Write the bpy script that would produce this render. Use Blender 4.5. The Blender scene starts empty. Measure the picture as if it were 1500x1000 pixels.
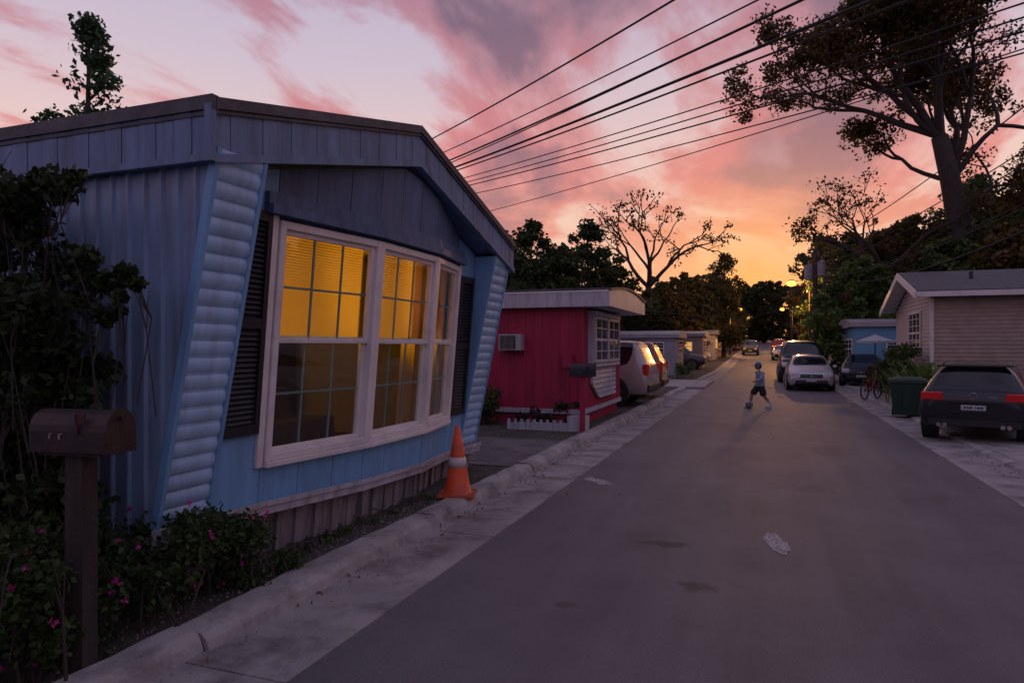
import bpy, bmesh, math, random
import numpy as np
from mathutils import Vector, Matrix, Euler
random.seed(3)
rng=np.random.default_rng(5)
scene=bpy.context.scene
COL=scene.collection
# ------------------------------------------------------------------ helpers
CA=math.radians(20.3); SF,CF=math.sin(CA),math.cos(CA)
def surv(s,D):
    """world ground point from bearing tangent s and distance D measured from the survey station at the origin"""
    return (D*(-SF+CF*s), D*(CF+SF*s))
def gz(y):
    return float(np.interp(y,[-500,50,110,170,900],[0,0,1.3,3.2,14]))
def link(o,parent=None):
    COL.objects.link(o)
    if parent: o.parent=parent
    return o
def empty(name,loc=(0,0,0),rz=0):
    e=bpy.data.objects.new(name,None); e.empty_display_size=.2
    e.location=loc; e.rotation_euler=(0,0,rz); return link(e)
class MB:
    def __init__(s): s.v=[];s.f=[];s.m=[]
    def add(s,vs,fs,mi=0):
        o=len(s.v); s.v+=[tuple(v) for v in vs]; s.f+=[tuple(i+o for i in f) for f in fs]; s.m+=[mi]*len(fs)
    def hexa(s,c,mi=0):
        s.add(c,[(0,3,2,1),(4,5,6,7),(0,1,5,4),(1,2,6,5),(2,3,7,6),(3,0,4,7)],mi)
    def box(s,a,b,mi=0,fn=None):
        x0,y0,z0=a;x1,y1,z1=b
        c=[(x0,y0,z0),(x1,y0,z0),(x1,y1,z0),(x0,y1,z0),(x0,y0,z1),(x1,y0,z1),(x1,y1,z1),(x0,y1,z1)]
        if fn: c=[fn(p) for p in c]
        s.hexa(c,mi)
    def cyl(s,p0,p1,r0,r1=None,n=10,mi=0,caps=True):
        r1=r0 if r1 is None else r1
        p0=Vector(p0);p1=Vector(p1);d=(p1-p0)
        if d.length<1e-6: return
        d.normalize(); a=d.orthogonal().normalized(); b=d.cross(a)
        vs=[];fs=[]
        for p,r in((p0,r0),(p1,r1)):
            for i in range(n):
                t=2*math.pi*i/n; vs.append(p+a*(r*math.cos(t))+b*(r*math.sin(t)))
        for i in range(n): fs.append((i,(i+1)%n,n+(i+1)%n,n+i))
        if caps: fs+= [tuple(range(n))[::-1],tuple(range(n,2*n))]
        s.add(vs,fs,mi)
    def tube(s,pts,r0,r1,n=6,mi=0):
        pts=[Vector(p) for p in pts]; vs=[];fs=[];k=len(pts)
        a=None
        for j,p in enumerate(pts):
            d=(pts[min(j+1,k-1)]-pts[max(j-1,0)])
            if d.length<1e-7: d=Vector((0,0,1))
            d.normalize()
            a=d.orthogonal().normalized() if a is None else (a-d*a.dot(d)).normalized()
            b=d.cross(a); r=r0+(r1-r0)*j/(k-1)
            for i in range(n):
                t=2*math.pi*i/n; vs.append(p+a*(r*math.cos(t))+b*(r*math.sin(t)))
        for j in range(k-1):
            for i in range(n): fs.append((j*n+i,j*n+(i+1)%n,(j+1)*n+(i+1)%n,(j+1)*n+i))
        fs.append(tuple(range((k-1)*n,k*n)))
        s.add(vs,fs,mi)
    def torus(s,c,R,r,axis='y',n=20,m=8,mi=0):
        vs=[];fs=[]
        for i in range(n):
            t=2*math.pi*i/n
            for j in range(m):
                q=2*math.pi*j/m; rr=R+r*math.cos(q); h=r*math.sin(q)
                p=(rr*math.cos(t),h,rr*math.sin(t)) if axis=='y' else (rr*math.cos(t),rr*math.sin(t),h)
                vs.append((c[0]+p[0],c[1]+p[1],c[2]+p[2]))
        for i in range(n):
            for j in range(m): fs.append((i*m+j,((i+1)%n)*m+j,((i+1)%n)*m+(j+1)%m,i*m+(j+1)%m))
        s.add(vs,fs,mi)
    def ball(s,c,r,sc=(1,1,1),n=12,m=8,mi=0,half=False):
        vs=[];fs=[]
        for j in range(m+1):
            th=(math.pi/2 if half else math.pi)*j/m
            for i in range(n):
                t=2*math.pi*i/n
                vs.append((c[0]+r*sc[0]*math.sin(th)*math.cos(t),c[1]+r*sc[1]*math.sin(th)*math.sin(t),c[2]+r*sc[2]*math.cos(th)))
        for j in range(m):
            for i in range(n): fs.append((j*n+i,j*n+(i+1)%n,(j+1)*n+(i+1)%n,(j+1)*n+i))
        s.add(vs,fs,mi)
    def obj(s,name,mats,parent=None,smooth=False,bevel=0,recalc=True):
        me=bpy.data.meshes.new(name); me.from_pydata(s.v,[],s.f)
        for m in mats: me.materials.append(m)
        me.polygons.foreach_set('material_index',s.m)
        if recalc:
            bm=bmesh.new(); bm.from_mesh(me); bmesh.ops.remove_doubles(bm,verts=bm.verts,dist=1e-5) if smooth else None
            bmesh.ops.recalc_face_normals(bm,faces=bm.faces); bm.to_mesh(me); bm.free()
        if smooth:
            me.polygons.foreach_set('use_smooth',[True]*len(me.polygons))
        o=bpy.data.objects.new(name,me); link(o,parent)
        if bevel:
            b=o.modifiers.new('b','BEVEL'); b.width=bevel; b.segments=2; b.limit_method='ANGLE'
        return o
def N(nt,t,x=None,**kw):
    n=nt.nodes.new(t)
    for k,v in kw.items(): setattr(n,k,v)
    if x:
        for k,v in x.items(): 
            if isinstance(v,bpy.types.NodeSocket): nt.links.new(v,n.inputs[k])
            else: n.inputs[k].default_value=v
    return n
def M(nt,op,a,b=None,c=None,clamp=False):
    n=nt.nodes.new('ShaderNodeMath'); n.operation=op; n.use_clamp=clamp
    for i,v in enumerate((a,b,c)):
        if v is None: continue
        if isinstance(v,bpy.types.NodeSocket): nt.links.new(v,n.inputs[i])
        else: n.inputs[i].default_value=v
    return n.outputs[0]
def mixc(nt,f,a,b,bt='MIX'):
    n=nt.nodes.new('ShaderNodeMix'); n.data_type='RGBA'; n.blend_type=bt
    for i,v in ((0,f),(6,a),(7,b)):
        if isinstance(v,bpy.types.NodeSocket): nt.links.new(v,n.inputs[i])
        else: n.inputs[i].default_value=(tuple(v)+(1,))[:4] if i else v
    return n.outputs[2]
def ramp(nt,f,stops,interp='LINEAR'):
    n=nt.nodes.new('ShaderNodeValToRGB'); cr=n.color_ramp; cr.interpolation=interp
    while len(cr.elements)<len(stops): cr.elements.new(.5)
    for e,(p,c) in zip(cr.elements,stops):
        e.position=p; e.color=(c,c,c,1) if isinstance(c,(int,float)) else (tuple(c)+(1,))[:4]
    nt.links.new(f,n.inputs[0]); return n.outputs[0]
def newmat(name):
    m=bpy.data.materials.new(name); m.use_nodes=True; nt=m.node_tree; nt.nodes.clear()
    out=nt.nodes.new('ShaderNodeOutputMaterial'); return m,nt,out
def mat(name,col,rough=.6,var=.25,scale=6,bump=.0,bscale=60,metal=0,dirt=None,dirt_amt=.0,coat=0,streak=False,spec=.5):
    m,nt,out=newmat(name)
    tc=N(nt,'ShaderNodeTexCoord').outputs['Object']
    v=tc
    if streak:
        v=N(nt,'ShaderNodeMapping',{'Vector':tc,'Scale':(3,3,.35)}).outputs[0]
    n1=N(nt,'ShaderNodeTexNoise',{'Vector':v,'Scale':scale,'Detail':6,'Roughness':.6}).outputs[0]
    dark=tuple(c*(1-var) for c in col); lite=tuple(min(1,c*(1+var*.6)) for c in col)
    c=mixc(nt,ramp(nt,n1,[(.3,0),(.7,1)]),dark,lite)
    if dirt_amt>0:
        n2=N(nt,'ShaderNodeTexNoise',{'Vector':v,'Scale':scale*.37+1.3,'Detail':9,'Roughness':.7}).outputs[0]
        c=mixc(nt,M(nt,'MULTIPLY',ramp(nt,n2,[(.46,0),(.68,1)]),dirt_amt),c,dirt or (.05,.045,.04))
    b=N(nt,'ShaderNodeBsdfPrincipled',{'Base Color':c,'Roughness':rough,'Metallic':metal,'Coat Weight':coat,'Specular IOR Level':spec})
    if coat: b.inputs['Coat Roughness'].default_value=.08
    if bump>0:
        n3=N(nt,'ShaderNodeTexNoise',{'Vector':tc,'Scale':bscale,'Detail':4}).outputs[0]
        bp=N(nt,'ShaderNodeBump',{'Height':n3,'Strength':bump,'Distance':.01}); nt.links.new(bp.outputs[0],b.inputs['Normal'])
    nt.links.new(b.outputs[0],out.inputs[0]); return m
def leafmat(name,c1,c2,c3=None,trans=.3):
    m,nt,out=newmat(name)
    g=N(nt,'ShaderNodeNewGeometry')
    n=N(nt,'ShaderNodeTexNoise',{'Vector':g.outputs['Position'],'Scale':.9,'Detail':2}).outputs[0]
    f=M(nt,'ADD',M(nt,'MULTIPLY',g.outputs['Random Per Island'],.6),M(nt,'SUBTRACT',n,.3),clamp=True)
    st=[(0,c1),(.75,c2)]+([(1,c3)] if c3 else [])
    c=ramp(nt,f,st)
    d=N(nt,'ShaderNodeBsdfPrincipled',{'Base Color':c,'Roughness':.55,'Specular IOR Level':.25})
    t=N(nt,'ShaderNodeBsdfTranslucent',{'Color':c})
    mx=N(nt,'ShaderNodeMixShader',{0:trans}); nt.links.new(d.outputs[0],mx.inputs[1]); nt.links.new(t.outputs[0],mx.inputs[2])
    nt.links.new(mx.outputs[0],out.inputs[0]); return m
def glassmat(name,tint=(.9,.95,.95)):
    m,nt,out=newmat(name)
    g=N(nt,'ShaderNodeNewGeometry')
    dp=N(nt,'ShaderNodeVectorMath',{0:g.outputs['Incoming'],1:g.outputs['Normal']},operation='DOT_PRODUCT').outputs['Value']
    f=M(nt,'POWER',M(nt,'SUBTRACT',1.0,M(nt,'ABSOLUTE',dp),clamp=True),5.0)
    f=M(nt,'ADD',M(nt,'MULTIPLY',f,.9),.075,clamp=True)
    tr=N(nt,'ShaderNodeBsdfTransparent',{'Color':tint+(1,)})
    gl=N(nt,'ShaderNodeBsdfGlossy',{'Color':(1,1,1,1),'Roughness':.02})
    mx=N(nt,'ShaderNodeMixShader',{0:f}); nt.links.new(tr.outputs[0],mx.inputs[1]); nt.links.new(gl.outputs[0],mx.inputs[2])
    nt.links.new(mx.outputs[0],out.inputs[0]); return m
def emit(name,col,st):
    m,nt,out=newmat(name)
    e=N(nt,'ShaderNodeEmission',{'Color':col+(1,),'Strength':st}); nt.links.new(e.outputs[0],out.inputs[0]); return m
# ------------------------------------------------------------------ materials
m_blue=mat('blue_siding',(.17,.39,.64),.5,.14,2.2,.15,40,dirt=(.10,.16,.23),dirt_amt=.45,streak=True)
m_bluefin=mat('blue_corrugated',(.33,.55,.78),.40,.14,3,.05,40,dirt=(.16,.21,.28),dirt_amt=.5,streak=True)
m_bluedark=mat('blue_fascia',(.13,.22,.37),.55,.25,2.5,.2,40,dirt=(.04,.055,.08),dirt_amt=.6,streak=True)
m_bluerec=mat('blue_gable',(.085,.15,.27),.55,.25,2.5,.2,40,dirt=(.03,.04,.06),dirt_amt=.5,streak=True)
m_edge=mat('roof_edge',(.06,.062,.075),.6,.4,6,.4,30,dirt=(.17,.17,.18),dirt_amt=.4)
m_roof=mat('roof_membrane',(.14,.135,.14),.8,.3,3,.4,30)
m_trimw=mat('weathered_white_trim',(.46,.47,.52),.55,.15,4,.1,40,dirt=(.13,.13,.14),dirt_amt=.6,streak=True)
m_white=mat('white_frame',(.74,.72,.70),.45,.08,5,.05,40,dirt=(.35,.32,.3),dirt_amt=.4)
m_black=mat('black_shutter',(.012,.013,.018),.5,.3,8,.1,60)
m_skirt=mat('grey_skirting',(.27,.26,.27),.8,.3,4,.3,50,dirt=(.06,.05,.045),dirt_amt=.85,streak=True)
m_teal=mat('grille_bar',(.16,.27,.26),.5,.1)
m_red=mat('crimson_siding',(.36,.016,.06),.65,.2,2,.2,40,dirt=(.12,.014,.03),dirt_amt=.5,streak=True)
m_conc=mat('concrete',(.35,.33,.325),.85,.25,2.6,.6,90,dirt=(.08,.072,.068),dirt_amt=.8)
m_conc2=mat('concrete_gutter',(.31,.29,.285),.85,.25,1.7,.6,90,dirt=(.065,.06,.06),dirt_amt=.85)
m_rubber=mat('rubber',(.012,.012,.013),.8,.2,20)
m_dark=mat('dark_plastic',(.02,.02,.022),.55,.2,10)
m_chrome=mat('chrome',(.6,.6,.62),.2,.05,5,metal=1)
m_carglass=mat('car_glass',(.012,.014,.018),.06,.1,2,spec=.8)
m_rim=mat('wheel_rim',(.35,.35,.37),.35,.1,8,metal=.8)
m_wood=mat('pole_wood',(.075,.055,.045),.9,.35,6,.6,50,streak=True)
m_postw=mat('mailbox_post_wood',(.040,.032,.028),.9,.4,6,.6,50,streak=True)
m_bark=mat('bark',(.05,.04,.034),.95,.4,5,.8,30,streak=True)
m_wire=mat('black_wire',(.01,.01,.012),.7,.1)
m_glass=glassmat('window_glass')
m_leafd=leafmat('leaf_dark',(.014,.022,.010),(.055,.09,.028),(.11,.13,.035))
m_leafm=leafmat('leaf_green',(.018,.038,.013),(.09,.14,.038),(.17,.20,.055))
m_leafa=leafmat('leaf_autumn',(.026,.022,.009),(.12,.085,.025),(.22,.13,.035))
m_leafb=leafmat('leaf_bright',(.03,.07,.015),(.13,.21,.05),(.22,.30,.07))
m_leaff=leafmat('leaf_far',(.012,.015,.009),(.06,.065,.02),(.12,.095,.03))
# ------------------------------------------------------------------ foliage
def leafmesh(name,C,size,mats,parent=None,aspect=.55,droop=0):
    C=np.asarray(C,dtype=np.float64); n=len(C)
    a=rng.normal(size=(n,3)); a/=np.linalg.norm(a,axis=1)[:,None]
    a[:,2]-=droop; a/=np.linalg.norm(a,axis=1)[:,None]
    b=np.cross(a,rng.normal(size=(n,3))); b/=np.linalg.norm(b,axis=1)[:,None]
    sz=(size*rng.uniform(.55,1.3,n))[:,None]
    V=np.empty((n,4,3)); V[:,0]=C-a*sz*.5; V[:,1]=C+b*sz*.5*aspect-a*sz*.08; V[:,2]=C+a*sz*.5; V[:,3]=C-b*sz*.5*aspect-a*sz*.08
    me=bpy.data.meshes.new(name); me.vertices.add(4*n); me.vertices.foreach_set('co',V.reshape(-1).astype(np.float32))
    me.loops.add(4*n); me.loops.foreach_set('vertex_index',np.arange(4*n,dtype=np.int32))
    me.polygons.add(n); me.polygons.foreach_set('loop_start',np.arange(0,4*n,4,dtype=np.int32))
    for m in mats: me.materials.append(m)
    me.update(calc_edges=True); me.validate()
    o=bpy.data.objects.new(name,me); link(o,parent); return o
def cloud(cl):
    out=[]
    for (x,y,z,r,n) in cl:
        p=rng.normal(size=(n,3)); l=np.linalg.norm(p,axis=1)[:,None]
        p=p/l*np.power(rng.uniform(0,1,(n,1)),.45)
        out.append(np.array([x,y,z])+p*np.array([r,r,r*.75]))
    return np.vstack(out)
def full_tree(name,x,y,H,kind='oval',W=None,ncl=60,nl=70,leaf=.35,m=None,z0=None,lo=.25,trunk=None,parent=None):
    W=W or H*.5; g=gz(y)+.1 if z0 is None else z0
    e=empty(name,(x,y,g),random.uniform(0,6.28))
    if parent: e.parent=parent
    mb=MB(); r=trunk or H*.022
    lean=[random.uniform(-.04,.04)*H for _ in range(2)]
    tp=[(0,0,-.2),(lean[0]*.3,lean[1]*.2,H*.3),(lean[0],lean[1]*.7,H*.6),(lean[0]*.8,lean[1],H*.93)]
    mb.tube(tp,r,r*.15,8)
    cl=[]
    for i in range(ncl):
        t=random.random(); th=random.uniform(0,6.283)
        if kind=='oval': prof=math.sin(math.pi*min(1,(t*.86+.14)))**.6
        elif kind=='cone': prof=(1-t)**.8*.95+.05
        else: prof=.45+.55*t
        rr=W*.5*prof*(random.random()**.45)*random.uniform(.75,1.12)
        z=H*(lo+(1-lo)*t*.97)
        c=(lean[0]*t+rr*math.cos(th),lean[1]*t+rr*math.sin(th),z)
        cr=H*random.uniform(.05,.105)*(1-.35*t)
        if kind=='cone': cr*=.8
        cl.append(c+(cr,int(nl*random.uniform(.5,1.3))))
        if i%2==0:
            zz=max(H*.15,z-rr*.6); a=Vector((lean[0]*zz/H,lean[1]*zz/H,zz)); b=Vector(c)
            mid=(a+b)/2+Vector((0,0,rr*.08)); mb.tube([a,mid,b],r*.35*(1-t*.6),r*.06,5)
    mb.obj('trunk',[m_bark],e,True); leafmesh('foliage',cloud(cl),leaf,[m or m_leafd],e)
    return e
def grow(mb,tips,p,d,L,r,lev,mx,spread=.7,up=.08,kids=(2,3)):
    pts=[p.copy()]; n=4
    for i in range(n):
        d=(d+Vector([random.gauss(0,.13) for _ in range(3)])+Vector((0,0,up))).normalized(); p=p+d*(L/n); pts.append(p.copy())
    mb.tube(pts,r,r*.62,6 if lev<3 else 4)
    if lev>=mx-1: tips.append((pts[3],lev)); 
    if lev>=mx: tips.append((p,lev)); return
    for k in range(random.randint(*kids)):
        ax=d.orthogonal().normalized(); ax.rotate(Matrix.Rotation(random.uniform(0,6.283),3,d))
        nd=d.copy(); nd.rotate(Matrix.Rotation(random.uniform(.35,1)*spread,3,ax))
        st=pts[-1] if k<2 else pts[random.randint(2,3)]
        grow(mb,tips,st.copy(),nd,L*random.uniform(.66,.85),r*.6,lev+1,mx,spread,up,kids)
# ------------------------------------------------------------------ world / sky
w=bpy.data.worlds.new('World'); scene.world=w; w.use_nodes=True; nt=w.node_tree; nt.nodes.clear()
out=N(nt,'ShaderNodeOutputWorld'); bg=N(nt,'ShaderNodeBackground')
d=N(nt,'ShaderNodeTexCoord').outputs['Generated']
sp=N(nt,'ShaderNodeSeparateXYZ',{0:d}); X,Y,Z=sp.outputs
zc=M(nt,'MAXIMUM',Z,0.0)
den=M(nt,'ADD',zc,.16)
pl=N(nt,'ShaderNodeCombineXYZ',{0:M(nt,'DIVIDE',X,den),1:M(nt,'DIVIDE',Y,den),2:0.0}).outputs[0]
mp=N(nt,'ShaderNodeMapping',{'Vector':pl,'Rotation':(0,0,math.radians(-22)),'Scale':(1.0,.60,1),'Location':(3.1,1.7,0)}).outputs[0]
n1=N(nt,'ShaderNodeTexNoise',{'Vector':mp,'Scale':1.25,'Detail':8,'Roughness':.56,'Distortion':.35}).outputs[0]
mp2=N(nt,'ShaderNodeMapping',{'Vector':pl,'Rotation':(0,0,math.radians(-35)),'Scale':(1.3,.55,1),'Location':(8.3,4.4,0)}).outputs[0]
n2=N(nt,'ShaderNodeTexNoise',{'Vector':mp2,'Scale':2.3,'Detail':8,'Roughness':.60,'Distortion':.3}).outputs[0]
base=ramp(nt,zc,[(0,(.98,.40,.14)),(.06,(1.0,.52,.28)),(.13,(.96,.62,.45)),(.24,(.88,.62,.57)),(.36,(.66,.54,.63)),(.5,(.50,.46,.63)),(1,(.36,.40,.64))])
sun_el=math.radians(4.0); sun_az=math.radians(-1.0)   # azimuth measured from +Y (road direction)
sd=(math.sin(sun_az)*math.cos(sun_el),math.cos(sun_az)*math.cos(sun_el),math.sin(sun_el))
def lobe(v,p):
    dt=N(nt,'ShaderNodeVectorMath',{0:d,1:Vector(v).normalized()},operation='DOT_PRODUCT').outputs['Value']
    return M(nt,'POWER',M(nt,'MAXIMUM',dt,0.0),p)
g1=lobe(sd,160.0); g2=lobe(sd,16.0)
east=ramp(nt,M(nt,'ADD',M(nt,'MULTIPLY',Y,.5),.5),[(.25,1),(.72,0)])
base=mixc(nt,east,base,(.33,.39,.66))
pinkc=ramp(nt,zc,[(0,(.88,.30,.13)),(.12,(.84,.31,.21)),(.24,(.76,.235,.235)),(.38,(.55,.22,.27)),(.5,(.40,.22,.31)),(1,(.3,.24,.36))])
purp=ramp(nt,zc,[(0,(.5,.2,.15)),(.14,(.46,.22,.22)),(.28,(.24,.135,.20)),(.45,(.175,.125,.20)),(1,(.16,.14,.22))])
fade=ramp(nt,zc,[(.04,0),(.16,1)])
bias=M(nt,'MULTIPLY',lobe((-.15,.95,.46),14.0),.10)
bias=M(nt,'ADD',bias,M(nt,'MULTIPLY',lobe((-.50,.765,.43),90.0),-.07))
bias=M(nt,'ADD',bias,M(nt,'MULTIPLY',lobe((-.28,.94,.20),50.0),-.08))
nn=M(nt,'ADD',n1,bias)
k1=M(nt,'MULTIPLY',ramp(nt,nn,[(.46,0),(.56,1)],'EASE'),fade)
k2=M(nt,'MULTIPLY',ramp(nt,nn,[(.535,0),(.64,1)],'EASE'),fade)
k3=M(nt,'MULTIPLY',ramp(nt,M(nt,'ADD',n2,M(nt,'MULTIPLY',bias,.3)),[(.455,0),(.60,.9)],'EASE'),fade)
c=mixc(nt,k3,base,pinkc)
c=mixc(nt,M(nt,'MULTIPLY',k1,.8),c,pinkc)
c=mixc(nt,M(nt,'MULTIPLY',k2,.88),c,purp)
# wisps of lit cloud edge inside the dark mass
wv=M(nt,'MULTIPLY',ramp(nt,n2,[(.52,0),(.70,.55)],'EASE'),k2)
c=mixc(nt,wv,c,(.58,.34,.40))
c=mixc(nt,M(nt,'MULTIPLY',g2,.16),c,(1.0,.50,.25))
c=mixc(nt,M(nt,'MULTIPLY',g1,.8),c,(1.2,.50,.12))
ns=N(nt,'ShaderNodeTexSky',sky_type='NISHITA'); ns.sun_disc=False; ns.sun_elevation=math.radians(1.5); ns.sun_rotation=sun_az
nsc=mixc(nt,1.0,ns.outputs[0],(.05,.05,.05),'MULTIPLY')
c=mixc(nt,.10,c,nsc,'ADD')
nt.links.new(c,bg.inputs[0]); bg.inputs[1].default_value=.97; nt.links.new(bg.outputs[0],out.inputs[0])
sl=bpy.data.lights.new('sun','SUN'); sl.energy=.22; sl.angle=math.radians(6); sl.color=(1,.5,.25)
so=bpy.data.objects.new('sun',sl); link(so); so.rotation_euler=Vector(sd).to_track_quat('Z','Y').to_euler(); so.location=(0,100,20)
# ------------------------------------------------------------------ camera
cam=bpy.data.cameras.new('camera'); co=bpy.data.objects.new('camera',cam); link(co)
co.location=(0,0,1.8); co.rotation_euler=(math.radians(90),0,CA); cam.lens=24; cam.sensor_width=36; cam.shift_y=.0053; cam.clip_end=3000; cam.clip_start=.05
scene.camera=co
scene.view_settings.view_transform='Standard'; scene.view_settings.look='None'; scene.view_settings.exposure=0
# ------------------------------------------------------------------ ground
def grid(name,xs,ys,zf,m):
    mb=MB(); vs=[(x,y,zf(x,y)) for y in ys for x in xs]; nx=len(xs)
    mb.add(vs,[(j*nx+i,j*nx+i+1,(j+1)*nx+i+1,(j+1)*nx+i) for j in range(len(ys)-1) for i in range(nx-1)])
    return mb.obj(name,[m],recalc=False)
YS=[-300,-60,-20,-8]+list(range(-4,52,2))+list(range(56,172,6))+[300,600,900]
def asphalt():
    m,nt,out=newmat('asphalt')
    pos=N(nt,'ShaderNodeNewGeometry').outputs['Position']
    a=N(nt,'ShaderNodeTexNoise',{'Vector':pos,'Scale':.7,'Detail':8,'Roughness':.66}).outputs[0]
    f=N(nt,'ShaderNodeTexNoise',{'Vector':pos,'Scale':110,'Detail':3,'Roughness':.7}).outputs[0]
    st=N(nt,'ShaderNodeMapping',{'Vector':pos,'Scale':(1.9,.10,1)}).outputs[0]
    s=N(nt,'ShaderNodeTexNoise',{'Vector':st,'Scale':1.3,'Detail':6}).outputs[0]
    c=mixc(nt,ramp(nt,a,[(.32,0),(.66,1)]),(.085,.080,.088),(.145,.135,.144))
    c=mixc(nt,M(nt,'MULTIPLY',ramp(nt,s,[(.42,0),(.62,1)]),.4),c,(.175,.165,.168))
    c=mixc(nt,M(nt,'MULTIPLY',ramp(nt,f,[(.35,1),(.55,0)]),.6),c,(.040,.038,.042))
    c=mixc(nt,ramp(nt,f,[(.60,0),(.76,.6)]),c,(.30,.28,.285))
    b2=N(nt,'ShaderNodeTexNoise',{'Vector':pos,'Scale':5,'Detail':5}).outputs[0]
    for (sx,sy,rx,ry,am) in [(-.85,6.35,.24,.11,.75),(-.45,5.3,.2,.12,.7),(-1.3,4.6,.1,.08,.5),(.6,9.5,.3,.3,.3),(1.0,13,.4,.8,.35),(-.6,16,.5,.9,.3)]:
        v=N(nt,'ShaderNodeVectorMath',{0:pos,1:(sx,sy,0)},operation='SUBTRACT').outputs[0]
        v=N(nt,'ShaderNodeVectorMath',{0:v,1:(1/rx,1/ry,0)},operation='MULTIPLY').outputs[0]
        l=N(nt,'ShaderNodeVectorMath',{0:v},operation='LENGTH').outputs['Value']
        l=M(nt,'ADD',l,M(nt,'MULTIPLY',M(nt,'SUBTRACT',b2,.5),2.2))
        c=mixc(nt,M(nt,'MULTIPLY',ramp(nt,l,[(.55,1),(1.0,0)]),am),c,(.028,.024,.024))
    bp=N(nt,'ShaderNodeBump',{'Height':f,'Strength':.5,'Distance':.006})
    b=N(nt,'ShaderNodeBsdfPrincipled',{'Base Color':c,'Roughness':.66,'Specular IOR Level':.4,'Normal':bp.outputs[0]})
    nt.links.new(b.outputs[0],out.inputs[0]); return m
def soil():
    m,nt,out=newmat('soil_and_gravel')
    pos=N(nt,'ShaderNodeNewGeometry').outputs['Position']
    a=N(nt,'ShaderNodeTexNoise',{'Vector':pos,'Scale':.8,'Detail':7,'Roughness':.65}).outputs[0]
    f=N(nt,'ShaderNodeTexVoronoi',{'Vector':pos,'Scale':38}).outputs['Distance']
    g=N(nt,'ShaderNodeTexNoise',{'Vector':pos,'Scale':30,'Detail':5,'Roughness':.7}).outputs[0]
    c=mixc(nt,ramp(nt,a,[(.42,0),(.6,1)]),(.12,.105,.10),(.045,.048,.03))
    c=mixc(nt,ramp(nt,g,[(.4,.7),(.65,0)]),c,(.026,.023,.02))
    bp=N(nt,'ShaderNodeBump',{'Height':M(nt,'ADD',f,g),'Strength':.8,'Distance':.03})
    b=N(nt,'ShaderNodeBsdfPrincipled',{'Base Color':c,'Roughness':.95,'Normal':bp.outputs[0]})
    nt.links.new(b.outputs[0],out.inputs[0]); return m
m_asph=asphalt(); m_soil=soil()
grid('ground',[-600,-60,-20,-8,-3.2,-3.19,3.48,3.49,8,20,60,600],YS,lambda x,y:gz(y)+(-.03 if -3.195<x<3.485 else (.09 if x<0 else .02)),m_soil)
grid('road',[-2.40,0,2.72],YS[1:-2],lambda x,y:gz(y),m_asph)
mb=MB()
y=-6.0
while y<120:
    y2=min(y+3.0,120)
    for (a,b) in ((-3.10,-2.405),(2.725,3.42)):
        mb.box((a,y+.006,gz(y)-.05),(b,y2-.006,gz(y)+.006),0,lambda p:(p[0],p[1],p[2]+gz(p[1])-gz(y)))
    y=y2
mb.obj('gutter',[m_conc2])
def curb(name,x0,x1,ya,yb,face,hh=.125):
    mb=MB(); y=ya
    while y<yb:
        y2=min(y+3.05,yb); k=max(2,int((y2-y)/.20)); dz=random.uniform(-.010,.010); dx=random.uniform(-.016,.016)
        for j in range(k):
            a=y+(y2-y)*j/k+(.010 if j==0 else 0); b=y+(y2-y)*(j+1)/k-(.010 if j==k-1 else 0)
            def prof(yy):
                w=.014*math.sin(yy*2.1)+.010*math.sin(yy*7.3+1)+.006*math.sin(yy*17)+dx; h=hh+dz+.008*math.sin(yy*1.7)+.005*math.sin(yy*11)
                fx,bx=(x1,x0) if face>0 else (x0,x1); s=1 if face>0 else -1
                return [(fx+s*(.01+w),yy,gz(yy)-.02),(fx-s*(.02-w),yy,gz(yy)+h*.6),(fx-s*(.055-w*.5),yy,gz(yy)+h*.93),(fx-s*.10,yy,gz(yy)+h),(bx+s*.02,yy,gz(yy)+h),(bx,yy,gz(yy)+h-.015),(bx,yy,gz(yy)-.02)]
            A=prof(a);B=prof(b); n=len(A)
            fs=[(i,i+1,n+i+1,n+i) for i in range(n-1)]
            if j==0: fs.append(tuple(range(n)))
            if j==k-1: fs.append(tuple(range(n,2*n)))
            mb.add(A+B,fs)
        y=y2
    return mb.obj(name,[m_conc])
curb('curb',-3.36,-3.08,-6,29.5,1); curb('curb',-3.36,-3.08,37,110,1)
curb('curb',3.42,3.64,-6,110,-1,.055)
mb=MB(); mb.box((-9,30,0),(-2.42,36.4,.104)); mb.obj('driveway',[m_conc],bevel=.02)
mb=MB(); mb.box((3.66,12.2,-.05),(8.6,19.2,.045)); mb.obj('driveway',[m_conc],bevel=.01)
mb=MB(); mb.box((3.66,-6,-.05),(4.9,12.1,.043)); mb.box((3.66,19.3,-.05),(4.3,60,.04)); mb.obj('pavement',[m_conc],bevel=.01)
mb=MB(); mb.box((-10,9.1,.0),(-3.38,11.9,.105)); mb.obj('driveway',[mat('old_paving',(.13,.12,.115),.9,.3,3,.6,60,dirt=(.04,.035,.03),dirt_amt=.8)])
def wornpaint():
    m,nt,out=newmat('worn_road_paint')
    pos=N(nt,'ShaderNodeNewGeometry').outputs['Position']
    n=N(nt,'ShaderNodeTexNoise',{'Vector':pos,'Scale':34,'Detail':6,'Roughness':.75}).outputs[0]
    b=N(nt,'ShaderNodeBsdfPrincipled',{'Base Color':(.46,.43,.42,1),'Roughness':.8}); t=N(nt,'ShaderNodeBsdfTransparent')
    f=ramp(nt,n,[(.40,.05),(.54,.92)])
    mx=N(nt,'ShaderNodeMixShader',{0:f}); nt.links.new(t.outputs[0],mx.inputs[1]); nt.links.new(b.outputs[0],mx.inputs[2]); nt.links.new(mx.outputs[0],out.inputs[0]); return m
m_paint=wornpaint()
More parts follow.
